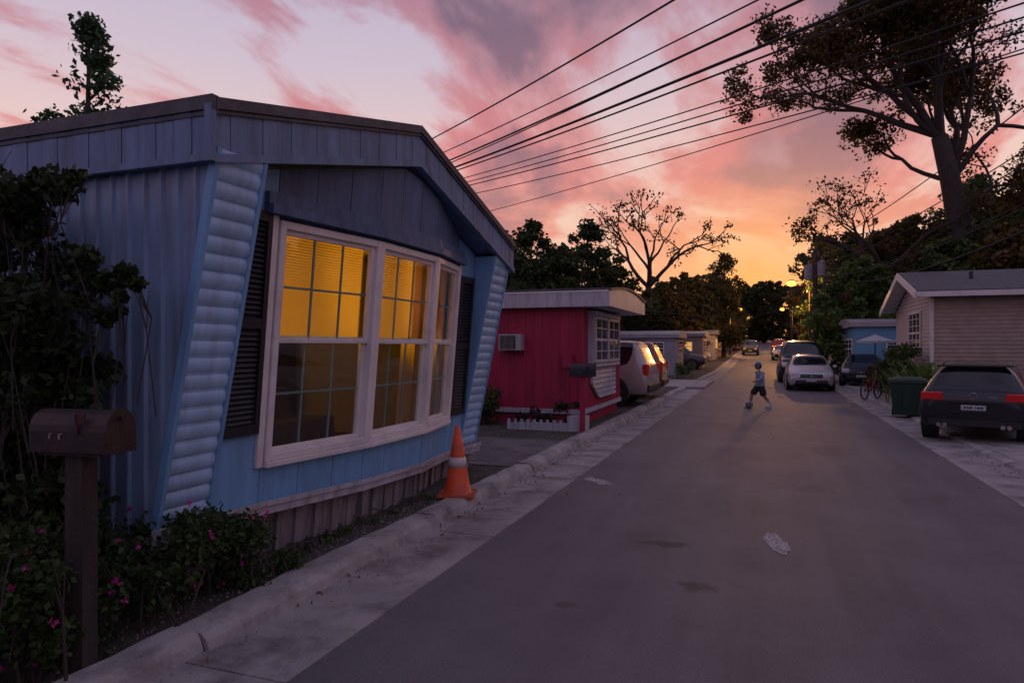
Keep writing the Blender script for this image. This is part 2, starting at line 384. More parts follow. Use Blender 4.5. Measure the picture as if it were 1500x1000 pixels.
def patch(cx,cy,rx,ry,ang):
    mb=MB(); vs=[]
    for i in range(22):
        t=2*math.pi*i/22; r=random.uniform(.72,1.08); x=rx*r*math.copysign(abs(math.cos(t))**.7,math.cos(t)); y=ry*r*math.copysign(abs(math.sin(t))**.7,math.sin(t))
        vs.append((cx+x*math.cos(ang)-y*math.sin(ang),cy+x*math.sin(ang)+y*math.cos(ang),.005))
    mb.add(vs,[tuple(range(22))]); return mb.obj('road_marking',[m_paint],recalc=False)
patch(.10,6.72,.10,.36,.15); patch(-2.12,9.0,.11,.28,.8)
mb=MB()
for i in range(3000):
    r=random.random()
    if r<.55: x=-3.38-abs(random.gauss(0,.25)); y=random.uniform(2,14)
    elif r<.8: x=random.uniform(-6,-3.4); y=random.uniform(8.8,14)
    else: x=random.choice([random.uniform(-3.07,-2.85),random.uniform(3.2,3.4)]); y=random.uniform(2,22)
    base_z=.09 if x<-3.2 else .006
    s=random.uniform(.006,.02); 
    vs=[(x+random.uniform(-s,s),y+random.uniform(-s,s),base_z-.003) for _ in range(3)]+[(x,y,base_z+s)]
    mb.add(vs,[(0,1,2),(0,1,3),(1,2,3),(2,0,3)])
mb.obj('gravel',[mat('stones',(.24,.22,.21),.9,.4,30)])
C=[]
for i in range(620):
    x=random.choice([-3.07+abs(random.gauss(0,.09)),random.uniform(-3.9,-3.3),random.uniform(-2.4,2.7),random.uniform(3.1,3.4)]); y=random.uniform(2,20)
    if -2.4<x<2.7 and random.random()<.85: continue
    C.append((x,y,(.105 if x<-3.3 else .014)))
leafmesh('fallen_leaves',C,.042,[mat('dry_leaf',(.20,.12,.06),.9,.4,20)])
# ------------------------------------------------------------------ blue trailer house
H=empty('blue_trailer_house')
def bow(y): return float(np.interp(y,[3.4,4.42,5.66,6.86,7.80,8.95],[0,0,.17,.17,0,0]))
def W(y,z,o): return (-3.78+bow(y)+.085*(z-.9)+o,y,z)
def zb(y): return float(np.interp(y,[3.4,8.95],[.58,.44]))
def zr(y,off=0): return float(np.interp(y,[3.42,6.2,8.98],[3.36,4.02,3.22]))+off
def wbox(mb,y0,y1,z0,z1,o0,o1,mi=0,z0b=None,z1b=None):
    z0b=z0 if z0b is None else z0b; z1b=z1 if z1b is None else z1b
    c=[W(y0,z0,o0),W(y0,z0,o1),W(y1,z0b,o1),W(y1,z0b,o0),W(y0,z1,o0),W(y0,z1,o1),W(y1,z1b,o1),W(y1,z1b,o0)]
    mb.hexa(c,mi)
BR=[3.92,4.42,5.66,6.86,7.80,8.32]
ZW0,ZW1=.88,2.80
mb=MB(); mb2=MB()
for i in range(5):
    a,b=BR[i],BR[i+1]; k=max(1,round((b-a)/.41)); win=1<=i<=3
    for j in range(k):
        y0=a+(b-a)*j/k; y1=a+(b-a)*(j+1)/k
        t0,t1=zr(y0,-.40),zr(y1,-.40)
        yy0=y0+.004; yy1=y1-.004
        if win:
            wbox(mb,yy0,yy1,zb(y0),ZW0,-.06,0,0,z0b=zb(y1))
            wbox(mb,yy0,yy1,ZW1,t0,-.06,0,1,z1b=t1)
        else:
            wbox(mb,yy0,yy1,zb(y0),t0,-.06,0,0,z0b=zb(y1),z1b=t1)
    if win:
        wbox(mb2,a,b,zb(a),ZW0,-.10,-.02,0,z0b=zb(b)); wbox(mb2,a,b,ZW1,zr(a,-.4),-.10,-.02,0,z1b=zr(b,-.4))
    else: wbox(mb2,a,b,zb(a),zr(a,-.4),-.10,-.02,0,z0b=zb(b),z1b=zr(b,-.4))
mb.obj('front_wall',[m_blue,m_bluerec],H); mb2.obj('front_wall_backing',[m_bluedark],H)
mb=MB()
yy=[3.43]+BR+[8.9]
for a,b in zip(yy[:-1],yy[1:]):
    wbox(mb,a,b,zb(a)-.10,zb(a)-.002,-.02,.045,0,z0b=zb(b)-.10,z1b=zb(b)-.002)
    wbox(mb,a,b,zb(a)-.03,zb(a)+.012,.046,.065,0,z0b=zb(b)-.03,z1b=zb(b)+.012)
mb.obj('bottom_trim',[m_trimw],H)
mb=MB(); y=3.5; k=0
while y<8.85:
    y1=min(y+.11,8.88); jit=random.uniform(-.012,.012)
    wbox(mb,y,y1,.04,zb(y)-.09,-.22,(-.07 if k%2 else -.10)+jit)
    y=y1;k+=1
x=-3.95
while x>-13:
    mb.box((x-.14,3.56+(.02 if k%2 else 0),.04),(x-.003,3.66,.50)); x-=.143; k+=1
mb.obj('skirting',[m_skirt],H)
SL=.208
def FX(z,o=0): return -3.85+(z-.5)*SL+o
for (ya,yb_,nm) in ((3.45,3.92,'corner_fin_near'),(8.32,8.88,'corner_fin_far')):
    mb=MB(); z=zb(ya); top=zr((ya+yb_)/2,-.34)
    n=int((top-z)/.0165); P=.115
    vs=[]
    for i in range(n+1):
        zz=z+(top-z)*i/n; ph=((zz-z)/P)%1
        o=.024*(math.sin(math.pi*ph)**.55)
        vs+= [(FX(zz,o),ya+.03,zz),(FX(zz,o),yb_-.03,zz)]
    mb.add(vs,[(2*i,2*i+1,2*i+3,2*i+2) for i in range(n)])
    mb.obj(nm,[m_bluefin],H,False)
    mb=MB()
    for (a,b) in ((ya,ya+.035),(yb_-.035,yb_)):
        mb.hexa([(FX(z,-.03),a,z),(FX(z,.03),a,z),(FX(z,.03),b,z),(FX(z,-.03),b,z),(FX(top,-.03),a,top),(FX(top,.03),a,top),(FX(top,.03),b,top),(FX(top,-.03),b,top)])
    for yq in ((ya+.006,yb_-.006) if ya>5 else (yb_-.006,)):
        mb.add([(FX(z,-.02),yq,z),(FX(top,-.02),yq,top),(-4.0,yq,top),(-4.0,yq,z)],[(0,1,2,3)])
    mb.obj(nm+'_trim',[m_blue],H)
mb=MB(); pts=[]; x=-3.37
while x>-13.5:
    pts+=[(x,3.49),(x-.105,3.49),(x-.117,3.468),(x-.138,3.468),(x-.15,3.49)]; x-=.15
n=len(pts)
def zbot(x): return .5 if x<-3.85 else min(3.05,.5+(x+3.85)/SL+.02)
vs=[(p[0],p[1],zbot(p[0])) for p in pts]+[(p[0],p[1],3.06) for p in pts]
mb.add(vs,[(i,i+1,n+i+1,n+i) for i in range(n-1)])
mb.box((-13.5,3.60,.5),(-3.95,8.8,.56)); mb.box((-13.6,3.6,.5),(-13.5,8.8,3.0)); mb.box((-13.5,8.74,.5),(-4.0,8.8,3.0))
mb.box((-13.5,3.44,.42),(-3.80,3.465,.52))
mb.obj('side_wall',[mat('blue_grey_siding',(.22,.35,.52),.5,.18,2.0,.15,40,dirt=(.13,.11,.14),dirt_amt=.6,streak=True)],H)
mb=MB(); RX=-3.30
py=[3.42,6.2,8.98]
vs=[]
for x in (RX-.03,-13.7):
    for yq in py: vs.append((x,yq,zr(yq)-.01))
    for yq in py: vs.append((x,yq,zr(yq)-.36))
mb.add(vs,[(0,1,7,6),(1,2,8,7),(3,9,10,4),(4,10,11,5),(0,6,9,3),(2,5,11,8),(6,7,10,9),(7,8,11,10)],0)
mb.obj('roof',[m_roof],H)
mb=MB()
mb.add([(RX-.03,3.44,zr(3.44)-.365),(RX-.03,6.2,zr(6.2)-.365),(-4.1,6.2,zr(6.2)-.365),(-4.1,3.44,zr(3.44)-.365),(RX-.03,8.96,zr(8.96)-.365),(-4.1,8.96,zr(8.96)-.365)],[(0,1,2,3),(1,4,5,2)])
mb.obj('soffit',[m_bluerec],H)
mb=MB(); y=3.42
def fx(mb,a,b,t0,t1,x0,x1,mi=0):
    c=[(x0,a,zr(a)-t1),(x1,a,zr(a)-t1),(x1,b,zr(b)-t1),(x0,b,zr(b)-t1),(x0,a,zr(a)-t0),(x1,a,zr(a)-t0),(x1,b,zr(b)-t0),(x0,b,zr(b)-t0)]
    mb.hexa(c,mi)
for a,b in ((3.42,6.2),(6.2,8.98)):
    k=18
    for j in range(k):
        y0=a+(b-a)*j/k;y1=a+(b-a)*(j+1)/k
        fx(mb,y0+.002,y1-.002,.03,.36,RX-.028,RX+(.003 if j%2 else 0))
    fx(mb,a,b,-.03,.045,RX-.06,RX+.035,1); fx(mb,a,b,.33,.385,RX-.05,RX+.022,0); fx(mb,a,b,.055,.075,RX-.02,RX+.022,1)
x=RX-.002; k=0
while x>-13.6:
    mb.box((x-.15,3.405-(.003 if k%2 else 0),3.0),(x-.003,3.43,3.33)); x-=.153;k+=1
mb.box((-13.7,3.385,3.31),(RX+.03,3.44,3.40),1); mb.box((-13.7,3.39,2.985),(RX+.0,3.44,3.03),0); mb.box((-13.7,3.395,3.275),(RX+.0,3.42,3.295),1)
mb.box((RX-.03,3.38,2.98),(RX+.026,3.425,3.34),0)
mb.obj('fascia',[m_bluedark,m_edge,m_skirt],H)
mb=MB()
for i in range(1,4):
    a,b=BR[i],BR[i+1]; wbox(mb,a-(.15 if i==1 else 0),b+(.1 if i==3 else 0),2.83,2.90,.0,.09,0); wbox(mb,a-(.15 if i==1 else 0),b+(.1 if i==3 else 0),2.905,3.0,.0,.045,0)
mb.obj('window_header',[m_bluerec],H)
mf=MB(); mg=MB(); mt=MB(); ms=MB()
for i in (1,2,3):
    a,b=BR[i],BR[i+1]; t=.06
    zm=(ZW0+ZW1)/2+.02
    wbox(mf,a,a+t,ZW0,ZW1,-.05,.05); wbox(mf,b-t,b,ZW0,ZW1,-.05,.05)
    wbox(mf,a+t,b-t,ZW1-t,ZW1,-.05,.048); wbox(mf,a+t,b-t,ZW0,ZW0+t,-.05,.048)
    s=.04
    for (z0,z1,o) in ((zm-.03,ZW1-t,-.0),(ZW0+t,zm+.03,-.03)):
        wbox(mf,a+t,a+t+s,z0,z1,o-.03,o+.015); wbox(mf,b-t-s,b-t,z0,z1,o-.03,o+.015)
        wbox(mf,a+t+s,b-t-s,z1-s,z1,o-.03,o+.013); wbox(mf,a+t+s,b-t-s,z0,z0+s,o-.03,o+.013)
        y0,y1=a+t+s,b-t-s
        mg.add([W(y0,z0+s,o-.008),W(y1,z0+s,o-.008),W(y1,z1-s,o-.008),W(y0,z1-s,o-.008)],[(0,1,2,3)])
        for q in (1,2): 
            yc=y0+(y1-y0)*q/3; wbox(mt,yc-.009,yc+.009,z0+s,z1-s,o-.028,o-.016)
        zc_=(z0+z1)/2; wbox(mt,y0,y1,zc_-.009,zc_+.009,o-.027,o-.017)
    z=zm+.02
    while z<ZW1-.05:
        y0,y1=a+.06,b-.06
        ms.add([W(y0,z,-.10),W(y1,z,-.10),W(y1,z+.026,-.122),W(y0,z+.026,-.122)],[(0,1,2,3)]); z+=.024
wbox(mf,4.34,4.41,ZW0-.04,ZW1+.03,0,.035); wbox(mf,7.81,7.87,ZW0-.04,ZW1+.03,0,.035)
for i in (1,2,3): wbox(mf,BR[i],BR[i+1],ZW0-.045,ZW0-.002,0,.075)
mf.obj('window_frame',[m_white],H,bevel=.006); mg.obj('window_glass',[m_glass],H); mt.obj('window_grille',[m_teal],H)
def blindmat():
    m,nt,out=newmat('blind_slats')
    t=N(nt,'ShaderNodeBsdfTranslucent',{'Color':(.75,.46,.09,1)}); d=N(nt,'ShaderNodeBsdfDiffuse',{'Color':(.6,.45,.2,1)})
    mx=N(nt,'ShaderNodeMixShader',{0:.65}); nt.links.new(d.outputs[0],mx.inputs[1]); nt.links.new(t.outputs[0],mx.inputs[2]); nt.links.new(mx.outputs[0],out.inputs[0]); return m
ms.obj('window_blinds',[blindmat()],H)
# curtains beside the panes and room behind
mb=MB()
def curtain(ya,yb):
    k=int((yb-ya)/.012); vs=[]
    for i in range(k+1):
        yq=ya+(yb-ya)*i/k; o=-.22+.022*math.sin(i*1.05)
        vs+=[W(yq,.80,o),W(yq,2.85,o)]
    mb.add(vs,[(2*i,2*i+2,2*i+3,2*i+1) for i in range(k)])
curtain(6.62,6.95); curtain(7.40,7.82); curtain(4.38,4.60)
mb.obj('curtains',[blindmat()],H,True)
mb=MB()
mb.box((-7.6,4.0,.57),(-3.95,8.2,.60),1); mb.box((-7.62,4.0,.6),(-7.6,8.2,3.0),0); mb.box((-7.6,3.98,.6),(-4.0,4.0,3.0),0); mb.box((-7.6,8.2,.6),(-4.0,8.22,3.0),0); mb.box((-7.6,4.0,2.98),(-4.0,8.2,3.0),2)
mb.box((-5.0,4.7,.6),(-4.4,6.3,1.05),3); mb.box((-5.15,4.7,.6),(-4.98,6.3,1.35),3); mb.box((-7.58,5.0,.6),(-7.5,5.9,2.6),2); mb.box((-6.9,7.3,.6),(-6.3,8.1,1.9),3); mb.box((-7.5,6.3,.6),(-7.1,7.1,2.2),3)
mb.box((-7.58,4.3,1.5),(-7.56,4.8,2.1),3)
mb.obj('interior',[mat('interior_wall',(.40,.28,.13),.8,.1),mat('interior_floor',(.10,.065,.04),.6,.2),mat('interior_ceiling',(.45,.38,.26),.8,.1),mat('sofa',(.05,.03,.028),.8,.2)],H)
mb=MB(); mb.cyl((-4.65,5.40,1.95),(-4.65,5.40,2.6),.035,.035,10,0); mb.cyl((-4.65,5.40,.6),(-4.65,5.40,1.95),.015,.015,8,1)
mb.obj('floor_lamp',[emit('lamp_tube',(1,.62,.12),3.0),m_dark],H,True)
def light(name,kind,loc,e,col,parent=None,**kw):
    l=bpy.data.lights.new(name,kind); l.energy=e; l.color=col
    for k,v in kw.items(): setattr(l,k,v)
    o=bpy.data.objects.new(name,l); o.location=loc; link(o,parent); return o
for yy_ in (4.95,6.15,7.35):
    o=light('room_light','SPOT',(-6.2,yy_,2.0),150,(1,.60,.11),H,spot_size=math.radians(50),spot_blend=.55,shadow_soft_size=.10)
    o.rotation_euler=Vector((-1,0,-.20)).to_track_quat('Z','Y').to_euler()
light('ceiling_light','POINT',(-6.4,6.1,2.75),11,(1,.62,.2),H,shadow_soft_size=.12)
def shutter(nm,y0,y1,z0,z1):
    mb=MB(); s=.05
    wbox(mb,y0,y0+s,z0,z1,.004,.045); wbox(mb,y1-s,y1,z0,z1,.004,.045)
    zm=(z0+z1)/2
    for z in (z0,zm-.04,z1-.08): wbox(mb,y0+s,y1-s,z,z+.08,.004,.043)
    z=z0+.085
    while z<z1-.1:
        if not (zm-.075<z<zm+.04):
            c=[W(y0+s,z,.03),W(y1-s,z,.03),W(y1-s,z+.032,.008),W(y0+s,z+.032,.008),W(y0+s,z+.008,.034),W(y1-s,z+.008,.034),W(y1-s,z+.038,.012),W(y0+s,z+.038,.012)]
            mb.hexa(c)
        z+=.04
    wbox(mb,y0+s,y1-s,z0+.02,z1-.02,.002,.006)
    mb.obj(nm,[m_black],H)
shutter('shutter_near',3.93,4.33,1.12,2.84); shutter('shutter_far',7.88,8.28,.92,2.70)
# ------------------------------------------------------------------ mailbox
def mailbox(name,loc,rz,L=.50,w=.20,h=.22,pz=1.27,postm=None,bodym=None,post=True,num=None):
    e=empty(name,loc,rz); mb=MB(); n=10
    prof=[(-w/2,0),(w/2,0),(w/2,h*.5)]+[(w/2*math.cos(t),h*.5+h*.5*math.sin(t)) for t in [math.pi*i/n for i in range(1,n)]]+[(-w/2,h*.5)]
    k=len(prof)
    vs=[(-L/2,p[0],pz+p[1]) for p in prof]+[(L/2,p[0],pz+p[1]) for p in prof]
    mb.add(vs,[(i,(i+1)%k,k+(i+1)%k,k+i) for i in range(k)]+[tuple(range(k)),tuple(range(k,2*k))])
    sc=1.06
    vs=[(L/2+.002,p[0]*sc,pz-.006+p[1]*sc) for p in prof]+[(L/2+.02,p[0]*sc,pz-.006+p[1]*sc) for p in prof]
    mb.add(vs,[(i,(i+1)%k,k+(i+1)%k,k+i) for i in range(k)]+[tuple(range(k)),tuple(range(k,2*k))])
    mb.box((L/2+.02,-.02,pz+h*.75),(L/2+.04,.02,pz+h*.85)); 
    mb.obj('box',[bodym or m_dark],e)
    mb=MB()
    if post:
        mb.box((-.055,-.05,0),(.055,.05,pz-.02)); mb.box((-L*.42,-.08,pz-.02),(L*.42,.08,pz-.002))
    mb.obj('post',[postm or m_wood],e)
    mb=MB(); mb.box((L*.15,-w/2-.012,pz+.1),(L*.18,-w/2-.004,pz+.20)); mb.box((L*.15,-w/2-.012,pz+.16),(L*.28,-w/2-.004,pz+.20)); mb.obj('flag',[mat('dull_red',(.05,.012,.012),.6)],e)
    mb=MB(); 
    for q in (-.10,-.04): mb.box((q,-w/2-.006,pz+.07),(q+.008,-w/2-.001,pz+.10)); mb.box((q,-w/2-.006,pz+.094),(q+.020,-w/2-.001,pz+.10))
    mb.obj('house_number',[num or m_skirt],e)
    return e
mailbox('mailbox',(-3.42,2.62,.05),math.radians(8),pz=1.20,bodym=mat('rusty_metal',(.024,.018,.020),.55,.4,8,.3,40,metal=.2,dirt=(.06,.03,.02),dirt_amt=.6),L=.46,postm=m_postw)
# ------------------------------------------------------------------ traffic cone
e=empty('traffic_cone',(-3.30,7.12,.105),.3)
mb=MB(); mb.box((-.21,-.21,0),(.21,.21,.035)); o=mb.obj('base',[mat('cone_base',(.45,.08,.03),.6,.3,10,dirt=(.05,.04,.04),dirt_amt=.7)],e,bevel=.012)
mb=MB()
R=lambda z:.155-(z-.035)*(.125/.745)
n=28
for a,b,m_ in ((.035,.05,0),(.05,.33,0),(.33,.44,1),(.44,.78,0)):
    off=.004 if m_==1 else 0
    mb.cyl((0,0,a),(0,0,b),R(a)+off+(.02 if a==.035 else 0),R(b)+off,n,m_,caps=(m_==1))
mb.cyl((0,0,.78),(0,0,.79),.030,.024,n,0)
mb.obj('cone',[mat('cone_orange',(.75,.10,.025),.5,.15,8,dirt=(.10,.04,.03),dirt_amt=.65),mat('cone_white',(.6,.57,.55),.5,.1,8,dirt=(.25,.22,.2),dirt_amt=.6)],e,True)
# ------------------------------------------------------------------ shrubs around the blue house
def shrub(name,cl,leaf,m,stems=None,flowers=None,aspect=.55,branchy=True,thin=1):
    e=empty(name,(cl[0][0],cl[0][1],.09)); o0=Vector(e.location)
    L=[(c[0]-o0.x,c[1]-o0.y,c[2]-o0.z,c[3],c[4]) for c in cl]
    leafmesh('foliage',cloud(L),leaf,[m],e,aspect)
    mb=MB()
    for c in L:
        t=Vector(c[:3])
        if stems=='near': b=Vector((c[0]+random.uniform(-.15,.15),c[1]+random.uniform(-.1,.1),max(-.05,c[2]-.8)))
        elif stems is None: b=Vector((c[0]*.55+random.uniform(-.05,.05),c[1]*.55,-.05))
        else: b=Vector(stems)-o0
        mid=(b+t)/2+Vector((random.uniform(-.1,.1),random.uniform(-.1,.1),.12))
        mb.tube([b,mid,t],.011*thin,.003*thin,5)
        if branchy:
            for _ in range(3):
                q=t+Vector([random.uniform(-1,1)*c[3] for _ in range(3)]); mb.tube([mid,(mid+q)/2+Vector((0,0,.05)),q],.004,.0015,4)
    mb.obj('stems',[m_bark],e,True)
    if flowers:
        C=[]; 
        for c in L:
            for _ in range(flowers):
                v=Vector([random.gauss(0,1) for _ in range(3)]).normalized()*c[3]*.95; p=Vector(c[:3])+v
                for _ in range(7): C.append(p+Vector([random.gauss(0,.010) for _ in range(3)]))
        leafmesh('flowers',C,.026,[mat('magenta_petal',(.42,.02,.22),.6,.2)],e,.9)
    return e
cl=[]
for i in range(78):
    t=random.random(); y=1.7+2.6*t; x=-3.42-random.uniform(0,.75)*(1-.45*t); z=.12+random.uniform(.05,.80)*(1-.5*t)
    cl.append((x,y,z,random.uniform(.12,.22),random.randint(110,230)))
for i in range(14): cl.append((-3.40+random.uniform(-.25,.08),2.42+random.uniform(-.25,.15),random.uniform(.25,.72),.14,120))
shrub('flowering_shrub',cl,.05,leafmat('leaf_shrub',(.012,.026,.010),(.055,.10,.026),(.11,.16,.04)),flowers=1,stems='near')
cl=[]
for i in range(170):
    z=random.uniform(.5,2.80); wx=.48 if z<2.3 else .30
    if z<1.1: wx=.6
    cl.append((-4.5+random.uniform(-.9,wx),2.95+random.uniform(-.3,.3),z,random.uniform(.12,.22),random.randint(90,160)))
for (x,y,z,r) in [(-3.95,3.05,2.22,.14),(-3.80,3.08,2.20,.10),(-3.67,3.1,2.26,.07),(-3.58,3.1,2.18,.05),(-3.9,3.0,2.35,.10),(-4.0,2.95,2.75,.12),(-3.9,2.95,2.82,.07),(-4.2,3.0,2.85,.12),(-3.9,3.0,2.08,.13),(-3.76,3.05,1.98,.08),(-3.68,3.05,2.02,.05),(-4.0,3.0,1.8,.16),(-3.95,3.0,1.5,.16),(-4.0,3.0,1.2,.16),(-3.6,3.0,2.10,.04)]:
    cl.append((x,y,z,r,85))
shrub('climbing_bush',cl,.075,leafmat('leaf_climber',(.011,.019,.009),(.045,.075,.025),(.10,.12,.035)),stems='near',thin=.5)
cl=[(-3.52-random.uniform(0,.12),random.uniform(4,7),.12,.07,25) for _ in range(16)]
shrub('weeds',cl,.04,m_leafm,branchy=False)
# ------------------------------------------------------------------ crimson trailer
R_=empty('red_trailer_house')
def ribwall(mb,p0,p1,z0,z1,nrm,step=.2,rib=.012,mi=0):
    p0=Vector(p0);p1=Vector(p1);L=(p1-p0).length;d=(p1-p0)/L;n=Vector(nrm);pts=[];t=0
    while t<L-step*.5:
        for a,o in ((0,0),(step*.75,0),(step*.8,rib),(step*.95,rib)): pts.append(p0+d*min(L,t+a)+n*o)
        t+=step
    pts.append(p1); k=len(pts)
    mb.add([(p.x,p.y,z0) for p in pts]+[(p.x,p.y,z1) for p in pts],[(i,i+1,k+i+1,k+i) for i in range(k-1)],mi)
mb=MB(); ribwall(mb,(-14,14.4),(-3.7,14.4),.42,2.72,(0,-1)); ribwall(mb,(-3.7,14.4),(-3.7,18.4),.42,2.72,(1,0)); mb.box((-14,18.3,.4),(-3.72,18.4,2.72)); mb.box((-14.1,14.4,.4),(-14,18.4,2.72)); mb.obj('walls',[m_red],R_)
mb=MB(); mb.box((-14,14.36,.34),(-3.66,14.40,.44)); mb.box((-3.695,14.405,.34),(-3.655,18.44,.44)); mb.obj('base_trim',[m_trimw],R_)
mb=MB(); mb.box((-3.72,14.375,.44),(-3.675,14.42,2.72)); mb.obj('corner_trim',[m_red],R_)
mb=MB(); mb.box((-14,14.45,.05),(-3.76,18.35,.36)); mb.obj('skirting',[m_red],R_)
mb=MB(); n=12; prof=[(14.15+4.5*i/n,2.98+.16*math.sin(math.pi*i/n)) for i in range(n+1)]
x0,x1=-14.2,-3.05
vs=[];
for x in (x0,x1):
    for p in prof: vs.append((x,p[0],p[1]+.0))
    for p in prof: vs.append((x,p[0],2.66))
k=n+1
fs=[]
for i in range(n):
    fs+= [(i,i+1,2*k+i+1,2*k+i),(k+i,3*k+i,3*k+i+1,k+i+1),(i,k+i,k+i+1,i+1),(2*k+i,2*k+i+1,3*k+i+1,3*k+i)]
fs+=[(0,2*k,3*k,k),(n,k+n,3*k+n,2*k+n)]
mb.add(vs,fs); mb.obj('roof',[mat('white_fascia',(.46,.46,.50),.5,.1,3,dirt=(.18,.17,.18),dirt_amt=.55,streak=True)],R_)
mb=MB()
for i in range(n): mb.hexa([(x1-.02,prof[i][0],prof[i][1]+.0),(x1+.03,prof[i][0],prof[i][1]),(x1+.03,prof[i+1][0],prof[i+1][1]),(x1-.02,prof[i+1][0],prof[i+1][1]),(x1-.02,prof[i][0],prof[i][1]+.05),(x1+.03,prof[i][0],prof[i][1]+.05),(x1+.03,prof[i+1][0],prof[i+1][1]+.05),(x1-.02,prof[i+1][0],prof[i+1][1]+.05)])
mb.box((-14.2,14.12,3.0),(-3.02,14.17,3.05)); mb.obj('roof_edge',[m_edge],R_)
def window(parent,axis,c,y0,y1,z0,z1,nrm=1,cols=3,rows=4,fm=None,gm=None,t=.06):
    f=(lambda p:(c+nrm*p[0],p[1],p[2])) if axis=='x' else (lambda p:(p[1],c+nrm*p[0],p[2]))
    mb=MB(); 
    mb.box((0,y0,z0),(.05,y0+t,z1),0,f); mb.box((0,y1-t,z0),(.05,y1,z1),0,f); mb.box((0,y0+t,z0),(.048,y1-t,z0+t),0,f); mb.box((0,y0+t,z1-t),(.048,y1-t,z1),0,f)
    for i in range(1,cols): q=y0+(y1-y0)*i/cols; mb.box((.01,q-.015,z0+t),(.034,q+.015,z1-t),0,f)
    for i in range(1,rows): q=z0+(z1-z0)*i/rows; w_=.03 if i==rows//2 else .012; mb.box((.01,y0+t,q-w_),(.036,y1-t,q+w_),0,f)
    mb.obj('window_frame',[fm or m_white],parent)
    mb=MB(); mb.box((.006,y0+t,z0+t),(.018,y1-t,z1-t),0,f); mb.obj('window_pane',[gm or m_carglass],parent)
m_pane=mat('pane_dusk',(.06,.065,.08),.08,.5,1.5,spec=.8)
m_panelit=emit('lit_pane',(1,.50,.14),.8)
mb=MB(); mb.box((-3.68,14.75,1.35),(-3.52,17.6,1.42)); mb.box((-3.68,14.75,2.50),(-3.50,17.6,2.6)); mb.box((-3.68,14.8,1.42),(-3.55,17.55,2.5))
zq=.62
while zq<1.34:
    mb.hexa([(-3.67,15.0 +max(0,(.95-zq))*2.0,zq),(-3.60,15.0+max(0,(.95-zq))*2.0,zq),(-3.60,17.5,zq),(-3.67,17.5,zq),(-3.67,15.0+max(0,(.85-zq))*2.0,zq+.11),(-3.63,15.0+max(0,(.85-zq))*2.0,zq+.11),(-3.63,17.5,zq+.11),(-3.67,17.5,zq+.11)]); zq+=.115
mb.obj('bay_box',[m_trimw],R_)
window(R_,'x',-3.55,14.85,16.15,1.45,2.48,1,2,4,gm=m_pane,fm=m_trimw); window(R_,'x',-3.55,16.2,17.5,1.45,2.48,1,2,4,gm=m_pane,fm=m_trimw)
mb=MB(); mb.box((-5.55,14.13,1.72),(-5.02,14.38,2.08),0); 
mb.obj('air_conditioner',[mat('ac_white',(.36,.35,.34),.5,.1)],R_,bevel=.01)
mb=MB(); mb.box((-5.51,14.118,1.755),(-5.15,14.129,2.05))
mb.obj('air_conditioner_back',[m_dark],R_)
mb=MB()
for i in range(7): mb.box((-5.5,14.105,1.76+i*.042),(-5.17,14.117,1.775+i*.042))
mb.obj('air_conditioner_grille',[m_skirt],R_)
mb=MB(); mb.cyl((-4.0,14.3,.1),(-4.0,14.3,1.5),.02); mb.box((-4.1,14.22,1.35),(-3.9,14.37,1.65)); mb.obj('meter',[m_red],R_)
mailbox('mailbox',(-3.42,13.3,.09),math.radians(15),L=.5,w=.22,h=.26,pz=1.12,bodym=m_black,postm=m_red,num=m_skirt)
e=empty('planter_box',(-3.75,13.55,.09)); mb=MB()
mb.box((-1.3,-.2,0),(0,-.16,.16)); mb.box((-1.3,.2,0),(0,.24,.16)); mb.box((0,-.2,0),(.35,.25,.30)); 
for i in range(9): mb.box((-1.28+i*.14,-.215,.0),(-1.22+i*.14,-.202,.22))
mb.box((-1.3,-.158,.0),(-.01,.198,.12),1); mb.obj('box',[m_trimw,m_soil],e)
cl=[(-4.9+i*.17+random.uniform(-.05,.05),13.6+random.uniform(-.15,.15),.35+random.uniform(-.1,.25),.15,90) for i in range(9)]+[(-3.6,13.7,.6,.14,80)]
shrub('flower_bed_plant',cl,.09,leafmat('leaf_purple',(.02,.012,.015),(.06,.05,.03),(.14,.03,.05)),flowers=1)
shrub('garden_shrub',[(-5.9+random.uniform(-.5,.5),13.9+random.uniform(-.2,.2),.3+random.uniform(-.1,.5),.22,140) for _ in range(10)],.09,m_leafm)
